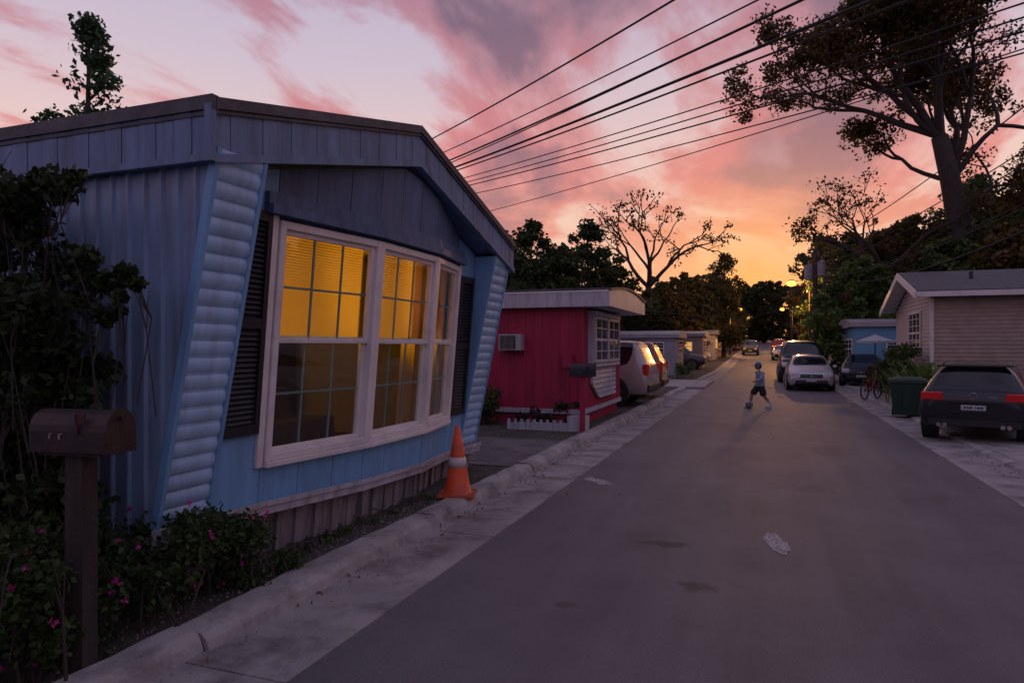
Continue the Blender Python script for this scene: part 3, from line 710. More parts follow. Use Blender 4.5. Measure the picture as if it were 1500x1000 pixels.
# ------------------------------------------------------------------ generic trailers
def trailer(name,x0,x1,y0,y1,h,wm,rm,side=-1,wins=(),trim=None):
    e=empty(name,(x0,(y0+y1)/2,gz(y0))); ox,oy=x0,(y0+y1)/2
    X=sorted((x0,x1)); xa,xb=X[0]-ox,X[1]-ox; ya,yb=y0-oy,y1-oy
    mb=MB(); zq=.35
    while zq<h-.05:
        z2=min(zq+.2,h)
        mb.box((xa,ya,zq),(xb,yb,z2-.012)); zq=z2
    mb.box((xa+.01,ya+.01,.0),(xb-.01,yb-.01,h-.02)); mb.obj('walls',[wm],e)
    mb=MB(); o=.2
    n=8; pr=[(ya-o+(yb-ya+2*o)*i/n,h+.22+.25*math.sin(math.pi*i/n)) for i in range(n+1)]; k=n+1
    vs=[(xa-o,p[0],p[1]) for p in pr]+[(xa-o,p[0],h) for p in pr]+[(xb+o,p[0],p[1]) for p in pr]+[(xb+o,p[0],h) for p in pr]
    fs=[]
    for i in range(n): fs+=[(i,i+1,2*k+i+1,2*k+i),(k+i,3*k+i,3*k+i+1,k+i+1),(i,k+i,k+i+1,i+1),(2*k+i,2*k+i+1,3*k+i+1,3*k+i)]
    fs+=[(0,2*k,3*k,k),(n,k+n,3*k+n,2*k+n)]
    mb.add(vs,fs); mb.obj('roof',[rm],e)
    xe=(xb if side<0 else xa); s=1 if side<0 else -1
    window(e,'x',xe+s*.01,ya+.6,yb-.6,1.2,2.2,s,3,4,gm=wins[0] if wins else m_pane)
    L=xb-xa
    for f in (.12,.62,.84): window(e,'y',ya-.01,xa+L*f,xa+L*f+.9,1.3,2.1,-1,2,4,gm=(wins[-1] if wins else m_pane))
    mb=MB(); mb.box((xa+L*.73,ya-.05,.5),(xa+L*.73+.8,ya-.005,2.25)); mb.obj('door',[mat('door_blue',(.10,.16,.26),.5)],e)
    mb=MB(); mb.box((xa,ya-.02,.28),(xb,yb+.02,.34)); mb.obj('base_trim',[m_trimw],e)
    return e
m_tanw=mat('tan_wall',(.38,.31,.25),.6,.15,2); m_greyw=mat('grey_wall',(.30,.32,.36),.6,.15,2); m_whitew=mat('white_wall',(.5,.47,.46),.6,.15,2); m_lblue=mat('light_blue_wall',(.13,.33,.48),.55,.15,2)
m_roofw=mat('pale_roof',(.32,.31,.33),.6,.15,2)
trailer('grey_trailer_house',-5,-15,42,46,2.35,m_greyw,m_roofw)
trailer('tan_trailer_house',-4.6,-15,56,60,2.5,m_tanw,m_roofw,wins=(m_pane,m_panelit))
trailer('white_trailer_house',-4.6,-15,70,74,2.6,m_whitew,m_roofw,wins=(m_panelit,m_pane))
trailer('white_trailer_house',-4.6,-15,86,90,2.6,m_tanw,m_roofw,wins=(m_panelit,m_pane))
trailer('light_blue_trailer_house',4.0,15,36,42,2.75,m_lblue,m_roofw,side=1)
trailer('white_trailer_house',4.3,15,50,54,2.6,m_whitew,m_roofw,side=1)
trailer('tan_trailer_house',4.3,15,66,70,2.6,m_tanw,m_roofw,side=1,wins=(m_panelit,))
# ------------------------------------------------------------------ tan gable house on the right
T=empty('beige_siding_house')
m_lap=mat('beige_lap_siding',(.38,.31,.25),.6,.12,2.5,.1,30,dirt=(.18,.14,.12),dirt_amt=.4); m_lapl=mat('pale_lap_siding',(.48,.43,.39),.6,.1,2.5,.1,30)
m_shing=mat('grey_shingles',(.11,.108,.115),.9,.3,9,.6,40)
tx,ty0,ty1=4.95,24.8,30.9; yr=27.5
def tz(y): return float(np.interp(y,[24.3,yr,31.4],[3.50,4.38,3.20]))
mb=MB(); z=.25
while z<3.48:
    z2=min(z+.125,3.48)
    mb.add([(tx,ty0-.022,z),(16,ty0-.022,z),(16,ty0-.004,z2),(tx,ty0-.004,z2)],[(0,1,2,3)]); mb.add([(tx,ty0-.022,z),(16,ty0-.022,z),(16,ty0-.004,z),(tx,ty0-.004,z)],[(0,1,2,3)]); z=z2
mb.box((tx+.02,ty0,.1),(16,ty1,3.1)); mb.obj('side_wall',[m_lap],T)
mb=MB(); z=.25
while z<4.28:
    z2=z+.125
    ylo=ty0; yhi=ty1
    if z2>3.1:
        ylo=max(ty0,float(np.interp(z2,[3.38,4.30],[24.3,yr]))); yhi=min(ty1,float(np.interp(z2,[3.08,4.30],[31.4,yr])))
    if yhi>ylo: mb.add([(tx-.022,ylo,z),(tx-.022,yhi,z),(tx-.004,yhi,z2),(tx-.004,ylo,z2)],[(0,1,2,3)])
    z=z2
mb.obj('gable_wall',[m_lapl],T)
mb=MB()
for a,b in ((24.35,yr),(yr,31.35)):
    mb.hexa([(4.45,a,tz(a)-.03),(16.4,a,tz(a)-.03),(16.4,b,tz(b)-.03),(4.45,b,tz(b)-.03),(4.45,a,tz(a)+.05),(16.4,a,tz(a)+.05),(16.4,b,tz(b)+.05),(4.45,b,tz(b)+.05)])
mb.obj('roof',[m_shing],T)
mb=MB()
for a,b in ((24.33,yr),(yr,31.37)):
    mb.hexa([(4.40,a,tz(a)-.20),(4.445,a,tz(a)-.20),(4.445,b,tz(b)-.20),(4.40,b,tz(b)-.20),(4.40,a,tz(a)+.03),(4.445,a,tz(a)+.03),(4.445,b,tz(b)+.03),(4.40,b,tz(b)+.03)])
    mb.hexa([(4.45,a,tz(a)-.06),(4.94,a,tz(a)-.06),(4.94,b,tz(b)-.06),(4.45,b,tz(b)-.06),(4.45,a,tz(a)-.035),(4.94,a,tz(a)-.035),(4.94,b,tz(b)-.035),(4.45,b,tz(b)-.035)])
mb.box((4.46,24.28,3.36),(16.4,24.34,3.52)); mb.box((tx-.03,ty0-.05,.25),(tx+.05,ty0-.024,3.36)); mb.box((tx-.05,ty0-.05,.25),(tx-.031,ty0+.06,3.36)); mb.obj('white_trim',[m_white],T)
mb=MB(); mb.box((8.7,24.6,.1),(8.8,24.76,3.3)); mb.box((9.1,24.7,.1),(9.16,24.76,3.3)); mb.obj('downspout',[m_dark],T); 
mb=MB(); mb.torus((8.45,24.66,1.55),.14,.03,'y',20,6); mb.obj('wreath',[m_dark],T)
window(T,'x',tx-.025,26.2,28.2,1.55,3.0,-1,3,6,gm=m_pane)
mb=MB(); mb.box((4.98,24.85,.0),(16,30.8,.26)); mb.obj('foundation',[m_conc],T)
mb=MB(); mb.cyl((8.2,26.6,4.05),(8.2,26.6,4.45),.14,.14,12); mb.cyl((8.2,26.6,4.45),(8.2,26.6,4.51),.2,.05,12); mb.cyl((6.3,26.0,3.9),(6.3,26,4.25),.06); mb.obj('roof_vents',[m_dark],T)
# ------------------------------------------------------------------ vehicles
def car(name,loc,head,st,paint,glassseg,wheels,wr=.33,ww=.2,sidew=None,low=m_dark,scale=1):
    e=empty(name,loc,head); e.scale=(scale,)*3
    def half(s):
        x,zb_,w_,zbt,wt,zt=s
        return [(x,0,zb_),(x,w_*.88,zb_),(x,w_,zb_+.14),(x,w_*1.01,zb_+(zbt-zb_)*.62),(x,w_*.965,zbt),(x,wt,zt),(x,wt*.62,zt+.022),(x,0,zt+.03)]
    vs=[];k=14
    for s in st:
        h=half(s); ring=h+[(p[0],-p[1],p[2]) for p in h[1:-1][::-1]]
        vs+=ring
    fs=[];mi=[]
    for i in range(len(st)-1):
        for j in range(k):
            fs.append((i*k+j,i*k+(j+1)%k,(i+1)*k+(j+1)%k,(i+1)*k+j))
            m_=0
            if j in(0,13): m_=2
            side= j in (4,9); top=j in (5,6,7,8)
            g=glassseg.get(i,'')
            if side and 's' in g: m_=1
            if top and 't' in g: m_=1
            mi.append(m_)
    fs.append(tuple(range(k))[::-1]);mi.append(0); n=len(st)-1; fs.append(tuple(range(n*k,n*k+k)));mi.append(0)
    me=bpy.data.meshes.new('body'); me.from_pydata(vs,[],fs)
    for m_ in (paint,m_carglass,low): me.materials.append(m_)
    me.polygons.foreach_set('material_index',mi); me.polygons.foreach_set('use_smooth',[True]*len(fs))
    bm=bmesh.new(); bm.from_mesh(me); bmesh.ops.recalc_face_normals(bm,faces=bm.faces)
    cl_=bm.edges.layers.float.get('crease_edge') or bm.edges.layers.float.new('crease_edge')
    for ed in bm.edges:
        ms_={f.material_index for f in ed.link_faces}
        if len(ms_)>1: ed[cl_]=.8
        if any(len(f.verts)>4 for f in ed.link_faces): ed[cl_]=.35
    bm.to_mesh(me); bm.free()
    o=bpy.data.objects.new('body',me); link(o,e); sb=o.modifiers.new('s','SUBSURF'); sb.levels=2; sb.render_levels=2
    hw=max(s[2] for s in st)
    mt_=MB(); mr=MB(); ma=MB()
    for x in wheels:
        for s in (-1,1):
            yi=s*(hw-ww)
            ma.cyl((x,s*(hw-.25),wr),(x,s*(hw+.006),wr),wr+.055,wr+.055,24)
            mt_.cyl((x,s*(hw-.03),wr),(x,s*(hw+.008),wr),wr*.97,wr,24); mt_.cyl((x,s*(hw+.008),wr),(x,s*(hw+.022),wr),wr,wr*.9,24); mt_.cyl((x,yi,wr),(x,s*(hw-.03),wr),wr*.97,wr*.97,24)
            mr.cyl((x,s*(hw+.0225),wr),(x,s*(hw+.026),wr),wr*.64,wr*.62,20,1)
            for q in range(5):
                t=q*2*math.pi/5; c_=Vector((math.cos(t),0,math.sin(t)))*wr*.6; mr.cyl((x,s*(hw+.028),wr),(x+c_.x,s*(hw+.028),wr+c_.z),.03,.022,6)
            mr.torus((x,s*(hw+.022),wr),wr*.63,.015,'y',20,6)
    ma.obj('wheel_arches',[m_dark],e); mt_.obj('tyres',[m_rubber],e,True); mr.obj('wheels',[m_rim,m_dark],e)
    mb=MB()
    if sidew:
        for s in (-1,1): mb.ball((sidew[0],s*(hw+.08),sidew[1]),.1,(.6,1,.7),10,6)
        mb.obj('mirrors',[paint],e,True)
    return e
def paintm(name,col,metal=.3,rough=.35): return mat(name,col,rough,.05,3,coat=.6,metal=metal)
hatch=[(-2.13,.42,.80,.60,.66,.70),(-2.11,.30,.88,.78,.80,.88),(-2.05,.27,.895,.86,.80,.97),(-1.99,.26,.90,.93,.735,1.03),(-1.72,.26,.90,.95,.60,1.37),(-1.60,.26,.9,.96,.60,1.42),(-1.15,.24,.9,.955,.61,1.45),(-.35,.22,.9,.94,.62,1.47),(-.25,.22,.9,.94,.62,1.47),(.45,.22,.9,.93,.60,1.43),(.6,.22,.9,.92,.60,1.38),(1.15,.22,.89,.90,.70,1.0),(1.3,.22,.89,.88,.72,.96),(1.9,.22,.85,.78,.66,.82),(2.08,.26,.76,.66,.58,.70),(2.13,.38,.66,.56,.5,.6)]
m_tail=mat('tail_light',(.65,.014,.014),.2,.1,20,coat=.5); m_plate=mat('plate',(.42,.44,.48),.5,.1,30); m_head=mat('head_light',(.7,.7,.72),.1,.15,20,coat=.6)
g=car('parked_hatchback',(4.22,16.75,.045),math.radians(90-17),hatch,paintm('dark_navy_paint',(.012,.013,.022)),{3:'t',4:'',5:'',6:'s',8:'s',10:'t'},(-1.32,1.30),sidew=(.75,.98),scale=.97)
mb=MB()
for s in (-1,1):
    a,b=sorted((s*.50,s*.862)); mb.box((-2.14,a,.78),(-1.96,b,.93))
    mb.box((-2.15,min(s*.55,s*.74),.36),(-2.11,max(s*.55,s*.74),.39))
mb.obj('tail_lights',[m_tail],g,bevel=.03)
mb=MB(); mb.box((-2.165,-.20,.60),(-2.14,.20,.70)); mb.obj('number_plate',[m_plate],g,bevel=.006)
mb=MB(); 
for i,(a,b) in enumerate([(-.155,-.12),(-.105,-.07),(-.05,-.03),(.02,.055),(.07,.10),(.12,.15)]): mb.box((-2.168,a,.63),(-2.166,b,.672)); 
mb.box((-2.20,-.74,.30),(-2.06,.74,.42)); mb.box((-2.17,-.40,.56),(-2.139,.40,.585)); mb.box((-2.17,-.40,.74),(-2.139,.40,.755)); mb.box((-1.80,-.62,1.42),(-1.55,.62,1.455))
mb.box((-2.0,-.02,1.04),(-1.97,.35,1.055))
mb.obj('bumper_lower',[m_dark],g,bevel=.01)
mb=MB(); 
for yq in (-.56,-.46,.46,.56): mb.cyl((-2.22,yq,.31),(-2.05,yq,.31),.04,.04,14)
k0=len(mb.v); mb.torus((0,0,0),.055,.008,'y',20,6)
for v in range(k0,len(mb.v)):
    x,y_,z=mb.v[v]; mb.v[v]=(-2.125+y_,x,.87+z)
mb.box((-2.13,-.36,.84),(-2.115,-.24,.862))
mb.obj('exhausts_and_badge',[m_chrome],g)
sedan=[(-2.38,.40,.72,.64,.6,.76),(-2.33,.28,.84,.80,.72,.94),(-2.2,.25,.88,.88,.74,1.03),(-1.75,.24,.9,.93,.70,1.08),(-1.15,.22,.91,.94,.60,1.38),(-.95,.22,.91,.95,.60,1.42),(-.25,.2,.91,.94,.62,1.45),(-.15,.2,.91,.94,.62,1.45),(.45,.2,.91,.93,.60,1.42),(.65,.2,.91,.92,.60,1.38),(1.3,.2,.90,.90,.72,1.0),(1.5,.2,.9,.86,.74,.95),(2.1,.2,.87,.76,.68,.82),(2.32,.24,.78,.66,.6,.72),(2.38,.36,.7,.56,.52,.62)]
def facefront(e,x,hz,hw,grz,big=False):
    mb=MB()
    for s in (-1,1):
        a,b=sorted((s*(hw-.32),s*(hw-.02))); mb.box((x-.16,a,hz-.08),(x+.0,b,hz+.08))
    mb.obj('head_lights',[m_head],e,bevel=.03)
    mb=MB(); mb.box((x-.1,-.42,grz-.07),(x+.025,.42,grz+.07)); mb.box((x-.1,-.6,grz-.30),(x+.03,.6,grz-.17))
    if big: mb.box((x-.1,-.55,grz-.12),(x+.028,.55,grz+.14))
    mb.obj('grille',[m_dark],e,bevel=.01)
    mb=MB(); mb.box((x+.031,-.4,grz-.008),(x+.038,.4,grz+.008)); mb.box((x+.02,-.045,grz-.03),(x+.045,.045,grz+.03)); mb.obj('grille_bar',[m_chrome],e)
    mb=MB(); mb.box((x+.032,-.2,grz-.22),(x+.05,.2,grz-.12)); mb.obj('number_plate',[m_plate],e)
sv=car('parked_sedan',(1.78,32.4,0),math.radians(-90),sedan,paintm('silver_paint',(.42,.44,.47),.5),{3:'t',5:'s',7:'s',9:'t'},(-1.38,1.42),sidew=(.85,.98))
facefront(sv,2.37,.68,.80,.62)
pick=[(-2.7,.55,.88,.80,.86,1.05),(-2.65,.45,.95,.85,.9,1.12),(-.85,.42,.97,1.05,.9,1.13),(-.80,.42,.97,1.08,.86,1.2),(-.70,.42,.97,1.12,.74,1.82),(-.6,.42,.97,1.12,.73,1.88),(.25,.42,.97,1.12,.74,1.92),(.35,.42,.97,1.12,.74,1.92),(.95,.42,.97,1.12,.72,1.88),(1.1,.42,.97,1.1,.72,1.82),(1.55,.42,.97,1.08,.84,1.25),(1.65,.42,.97,1.06,.86,1.2),(2.6,.42,.95,.95,.84,1.12),(2.72,.5,.88,.85,.78,1.0)]
pk=car('parked_pickup_truck',(1.75,39.5,0),math.radians(-90),pick,paintm('black_paint',(.012,.012,.014)),{5:'s',7:'s',9:'t',3:'t'},(-1.7,1.75),wr=.40,sidew=(1.2,1.25),scale=1.10)
facefront(pk,2.72,.88,.90,.84,True)
dk=car('parked_sedan',(4.4,36.5,.04),math.radians(-98),sedan,paintm('dark_blue_paint',(.015,.02,.035)),{3:'t',5:'s',7:'s',9:'t'},(-1.38,1.42),sidew=(.85,.98)); facefront(dk,2.37,.68,.80,.62)
suv=[(-2.35,.45,.84,.80,.74,.95),(-2.32,.36,.92,.9,.80,1.10),(-2.25,.34,.93,1.02,.74,1.2),(-2.05,.32,.94,1.05,.70,1.66),(-1.95,.32,.94,1.06,.7,1.74),(-.95,.30,.94,1.05,.71,1.79),(-.87,.3,.94,1.05,.71,1.79),(.0,.3,.94,1.04,.71,1.79),(.08,.3,.94,1.04,.71,1.79),(.6,.3,.94,1.03,.70,1.75),(.75,.3,.94,1.02,.7,1.70),(1.25,.3,.93,1.0,.80,1.18),(1.4,.3,.93,.98,.82,1.12),(2.15,.3,.90,.90,.78,1.02),(2.32,.38,.84,.8,.7,.9)]
SG={3:'t',4:'s',6:'s',8:'s',10:'t'}
# two vehicles backed in beside the red trailer, tails / sides towards the road
s1=car('parked_suv',(-5.55,20.4,.09),math.radians(178),suv,paintm('pearl_paint',(.42,.37,.34),.2),SG,(-1.4,1.45),wr=.39,sidew=(.95,1.12),scale=1.06)
s2=car('parked_suv',(-5.65,23.4,.09),math.radians(182),suv,paintm('maroon_paint',(.16,.05,.05),.2),SG,(-1.4,1.45),wr=.39,sidew=(.95,1.12),scale=1.06)
for s_ in (s1,s2):
    mb=MB()
    for s in (-1,1): a,b=sorted((s*.74,s*.915)); mb.box((-2.37,a,.85),(-2.22,b,1.15))
    mb.obj('tail_lights',[m_tail],s_,bevel=.02)
    mb=MB(); mb.box((-2.40,-.85,.42),(-2.30,.85,.60)); mb.obj('bumper',[m_dark],s_,bevel=.03)
    mb=MB(); mb.box((-2.375,-.2,.72),(-2.345,.2,.83)); mb.obj('number_plate',[m_plate],s_)
for (x,y,h,pc,st_) in [(-1.6,88,-90,(.03,.03,.035),suv),(1.6,74,-90,(.3,.3,.32),sedan),(-3.4,104,-90,(.25,.06,.05),sedan),(-6.4,52.5,0,(.06,.06,.07),suv),(-7,66,0,(.4,.4,.4),sedan),(1.8,96,90,(.2,.02,.02),suv)]:
    q=car('parked_car',(x,y,gz(y)+(.09 if x<-3.5 else 0)),math.radians(h),st_,paintm('paint_far',pc),(SG if st_ is suv else {3:'t',5:'s',7:'s',9:'t'}),(-1.4,1.43),wr=.36,sidew=(.9,1.05))
    facefront(q,2.33,.75,.8,.7)
    mb=MB()
    for s in (-1,1): mb.box((-2.37,min(s*.55,s*.85),.82),(-2.3,max(s*.55,s*.85),.95))
    mb.obj('tail_lights',[m_tail if y!=96 else emit('lit_tail',(1,.05,.02),2.5)],q)
# ------------------------------------------------------------------ wheelie bin
e=empty('wheelie_bin',(3.42,19.8,.03),math.radians(-100))
mb=MB(); 
def fr(z0,w0,d0,z1,w1,d1,mi=0,dx=0): mb.hexa([(-d0/2+dx,-w0/2,z0),(d0/2+dx,-w0/2,z0),(d0/2+dx,w0/2,z0),(-d0/2+dx,w0/2,z0),(-d1/2+dx,-w1/2,z1),(d1/2+dx,-w1/2,z1),(d1/2+dx,w1/2,z1),(-d1/2+dx,w1/2,z1)],mi)
fr(.05,.62,.60,.88,.80,.84); fr(.86,.85,.90,.92,.85,.90); fr(.925,.86,.92,.97,.82,.86); fr(.97,.68,.70,1.0,.60,.62)
mb.box((-.52,-.3,.90),(-.46,.3,.95)); 
for s in (-.16,.16): mb.box((.33,s-.02,.2),(.43,s+.02,.8))
mb.obj('bin_body',[mat('dark_green_plastic',(.02,.055,.035),.45,.15,6,dirt=(.06,.06,.05),dirt_amt=.4)],e,bevel=.02)
mb=MB()
for s in (-1,1): mb.cyl((-.28,s*.30,.12),(-.28,s*.36,.12),.12,.12,16)
mb.obj('bin_wheels',[m_rubber],e)
# ------------------------------------------------------------------ bicycle
e=empty('bicycle',(3.35,25.6,.05),math.radians(60)); mb=MB(); r=.31
for x in (-.5,.5):
    mb.torus((x,0,r),r-.02,.024,'y',24,6,1)
    for q in range(10):
        t=q*math.pi/5; mb.cyl((x,0,r),(x+(r-.03)*math.cos(t),0,r+(r-.03)*math.sin(t)),.003,.003,4,2)
bb=(-.05,0,.30); seat=(-.2,0,.78); hd=(.36,0,.80)
for a,b in ((bb,seat),(bb,(.38,0,.68)),((-.18,0,.72),hd),(bb,(-.5,0,r)),((-.18,0,.7),(-.5,0,r)),(hd,(.5,0,r))): mb.cyl(a,b,.02,.02,8,0)
mb.cyl(hd,(.33,0,.95),.014,.014,8,2); mb.cyl((.33,-.26,.97),(.33,.26,.97),.014,.014,8,1); mb.box((-.32,-.06,.79),(-.08,.06,.83),1); mb.torus(bb,.08,.01,'y',16,5,2); mb.cyl((-.05,-.1,.22),(-.05,.1,.38),.01,.01,6,2)
mb.obj('frame_and_wheels',[mat('red_frame',(.25,.015,.015),.4),m_rubber,m_rim],e,True)
# ------------------------------------------------------------------ patio umbrella
e=empty('patio_umbrella',(4.55,33.6,.04)); mb=MB(); mb.cyl((0,0,0),(0,0,2.25),.025,.025,8,1); n=8; ur=.75
vs=[(0,0,2.3)]+[(ur*math.cos(2*math.pi*i/n),ur*math.sin(2*math.pi*i/n),2.02) for i in range(n)]+[(ur*math.cos(2*math.pi*i/n),ur*math.sin(2*math.pi*i/n),1.92) for i in range(n)]
mb.add(vs,[(0,1+i,1+(i+1)%n) for i in range(n)]+[(1+i,1+n+i,1+n+(i+1)%n,1+(i+1)%n) for i in range(n)],0); mb.cyl((0,0,0),(0,0,.08),.25,.22,14,1); mb.obj('canopy_and_pole',[mat('canvas',(.38,.40,.43),.8,.1),m_dark],e)
# ------------------------------------------------------------------ right-hand garden plants
def blades(name,x,y,n,h,m,w=.05):
    e=empty(name,(x,y,.02)); mb=MB()
    for i in range(n):
        a=random.uniform(0,6.283); bx,by=random.gauss(0,.22),random.gauss(0,.22); hh=h*random.uniform(.5,1.1); ln=random.uniform(.2,.6)*hh
        pts=[]; k=5
        for j in range(k+1):
            t=j/k; pts.append((bx+math.cos(a)*ln*t*t,by+math.sin(a)*ln*t*t,hh*(t-.35*t**3)))
        vs=[];px,py_=-math.sin(a),math.cos(a)
        for j,p in enumerate(pts):
            ww_=w*(1-abs(j/k-.35))*(.15 if j==k else 1); vs+=[(p[0]-px*ww_,p[1]-py_*ww_,p[2]),(p[0]+px*ww_,p[1]+py_*ww_,p[2])]
        mb.add(vs,[(2*j,2*j+1,2*j+3,2*j+2) for j in range(k)])
    mb.obj('leaves',[m],e,recalc=False); return e
for i,(x,y,h) in enumerate([(3.95,21.3,1.5),(4.3,22.0,2.0),(4.5,22.9,2.0),(4.05,23.0,1.6),(4.75,21.3,1.5),(4.2,24.3,1.7)]): blades('tall_leafy_plant',x,y,70,h,m_leafb)
shrub('garden_shrub',[(4.2+random.uniform(-.35,.4),random.uniform(24.5,29),.3+random.uniform(0,1.5),.3,170) for _ in range(26)],.12,m_leafm,stems='near')
shrub('garden_shrub',[(4.3+random.uniform(-.3,.3),random.uniform(29.5,32),.3+random.uniform(0,.9),.3,120) for _ in range(10)],.12,m_leafa,stems='near')
shrub('garden_shrub',[(-4.0+random.uniform(-.5,.4),random.uniform(37.5,40.5),.3+random.uniform(0,.5),.3,120) for _ in range(10)],.12,m_leafm,stems='near')
# ------------------------------------------------------------------ child with football
def child():
    e=empty('child_playing',(-.12,21.5,.0),math.radians(208))
    J={'pel':((0,0,.66),.105),'sp':((.0,0,.80),.10),'ch':((.01,0,.95),.115),'nk':((.03,0,1.08),.045),'hb':((.05,0,1.13),.055),
       'hl':((.01,.075,.62),.085),'kl':((-.06,.10,.36),.055),'al':((-.26,.10,.13),.035),'fl':((-.29,.10,.05),.038),'tl':((-.15,.11,.035),.032),
       'hr':((.02,-.075,.62),.085),'kr':((.21,-.10,.40),.055),'ar':((.27,-.10,.10),.035),'fr':((.26,-.10,.045),.038),'tr':((.41,-.11,.04),.032),
       'sl':((.0,.14,1.02),.055),'el':((.10,.25,.86),.038),'wl':((.25,.22,.80),.026),'pl':((.30,.21,.79),.028),
       'sr':((.01,-.14,1.02),.055),'er':((-.13,-.23,.86),.038),'wr':((-.06,-.30,.70),.026),'pr':((-.04,-.31,.65),.028)}
    names=list(J); me=bpy.data.meshes.new('b')
    E=[('pel','sp'),('sp','ch'),('ch','nk'),('nk','hb'),('pel','hl'),('hl','kl'),('kl','al'),('al','fl'),('fl','tl'),('pel','hr'),('hr','kr'),('kr','ar'),('ar','fr'),('fr','tr'),('ch','sl'),('sl','el'),('el','wl'),('wl','pl'),('ch','sr'),('sr','er'),('er','wr'),('wr','pr')]
    me.from_pydata([J[n][0] for n in names],[(names.index(a),names.index(b)) for a,b in E],[])
    o=bpy.data.objects.new('b',me); link(o); sk=o.modifiers.new('sk','SKIN'); sk.use_smooth_shade=True
    for i,n in enumerate(names):
        d_=me.skin_vertices[0].data[i]; r=J[n][1]; d_.radius=(r,r); d_.use_root=(n=='pel')
    s=o.modifiers.new('s','SUBSURF'); s.levels=2; s.render_levels=2
    dg=bpy.context.evaluated_depsgraph_get(); nm=bpy.data.meshes.new_from_object(o.evaluated_get(dg)); bpy.data.objects.remove(o)
    skin=mat('skin',(.32,.17,.11),.55,.05); shirt=mat('grey_blue_shirt',(.21,.27,.36),.85,.25,14); short=mat('black_shorts',(.015,.015,.02),.8); sock=mat('white_sock',(.5,.5,.52),.8)
    for m_ in (skin,shirt,short,sock): nm.materials.append(m_)
    for p in nm.polygons:
        c=p.center; r=math.hypot(c.x,c.y)
        if c.z<.20: k=3
        elif c.z<.40 : k=0
        elif c.z<.70 and abs(c.y)<.20: k=2
        elif c.z>1.09 and r<.12: k=0
        elif abs(c.y)>.19 and (c.z<.73 or c.x>.24) : k=0
        else: k=1
        p.material_index=k; p.use_smooth=True
    b=bpy.data.objects.new('body',nm); link(b,e)
    mb=MB(); hx=(.075,0,1.235)
    mb.ball(hx,.092,(1.02,.84,1.18),18,12,0)
    mb.ball((hx[0]+.098,0,1.222),.014,(1.2,.8,1.2),8,6,0)
    for s in (-1,1):
        mb.ball((hx[0]+.01,s*.08,1.225),.02,(.8,.4,1.2),8,6,0); mb.ball((hx[0]+.082,s*.03,1.243),.010,(1,1.2,.8),8,6,1)
    mb.box((hx[0]+.078,-.02,1.182),(hx[0]+.088,.02,1.188),1)
    mb.ball((hx[0]-.012,0,1.25),.100,(1.02,.90,1.05),18,8,2,half=True)
    mb.box((hx[0]+.06,-.055,1.262),(hx[0]+.175,.055,1.272),2)
    mb.ball((hx[0]-.03,0,1.225),.093,(.9,.9,.95),16,10,3)
    mb.obj('head',[skin,m_dark,mat('blue_cap',(.04,.12,.24),.8),mat('hair',(.015,.01,.008),.8)],e,True)
    mb=MB()
    for (p,d_) in (((.30,.21,.79),Vector((1,-.1,-.25))),((-.04,-.31,.65),Vector((.3,-.1,-1)))):
        d_=d_.normalized(); a=Vector((0,0,1)).cross(d_).normalized() if abs(d_.z)<.8 else Vector((1,0,0)); b2=d_.cross(a)
        P=Vector(p); mb.ball(P+d_*.015,.028,(1,1,1),10,6)
        for q,l in zip((-.018,-.006,.006,.018),(.045,.052,.048,.038)):
            s0=P+d_*.03+a*q; s1_=s0+d_*l*.6; mb.tube([s0,s1_,s1_+(d_+b2*.6).normalized()*l*.45],.0065,.005,6)
        s0=P+d_*.01+a*.022; mb.tube([s0,s0+(d_+a).normalized()*.022,s0+(d_+a*.5).normalized()*.042],.008,.006,6)
    mb.obj('hands',[skin],e,True)
    mb=MB()
    mb.cyl((.005,0,.64),(.012,0,.96),.155,.135,18,0,caps=False)
    for v in range(len(mb.v)):
        x,y_,z=mb.v[v]; mb.v[v]=(x*.85,y_*1.05,z)
    for a,b,r0,r1 in (((0,.14,1.03),(.10,.25,.86),.066,.05),((.10,.25,.86),(.23,.225,.81),.05,.038),((.01,-.14,1.03),(-.13,-.23,.86),.066,.05),((-.13,-.23,.86),(-.07,-.29,.73),.05,.038)): mb.cyl(a,b,r0,r1,14,0,caps=False)
    mb.cyl((.01,.075,.64),(-.055,.10,.37),.098,.092,16,1,caps=False); mb.cyl((.02,-.075,.64),(.18,-.10,.42),.098,.092,16,1,caps=False)
    mb.obj('clothes',[shirt,short],e,True)
    mb=MB()
    for (x,y_,z) in ((-.20,.10,.045),(.34,-.105,.045)):
        mb.ball((x,y_,z),.05,(1.9,.8,.8),14,8); mb.box((x-.1,y_-.038,.002),(x+.1,y_+.038,.022))
    mb.obj('shoes',[sock],e,True)
child()
e=empty('football',(-.42,21.15,.11)); mb=MB(); mb.ball((0,0,0),.11,n=20,m=14)
m,nt,out=newmat('football_leather'); vo=N(nt,'ShaderNodeTexVoronoi',{'Vector':N(nt,'ShaderNodeTexCoord').outputs['Object'],'Scale':9}); 
b=N(nt,'ShaderNodeBsdfPrincipled',{'Base Color':ramp(nt,vo.outputs['Distance'],[(.3,(.02,.02,.02)),(.4,(.2,.2,.2))]),'Roughness':.4}); nt.links.new(b.outputs[0],out.inputs[0])
mb.obj('ball',[m],e,True)
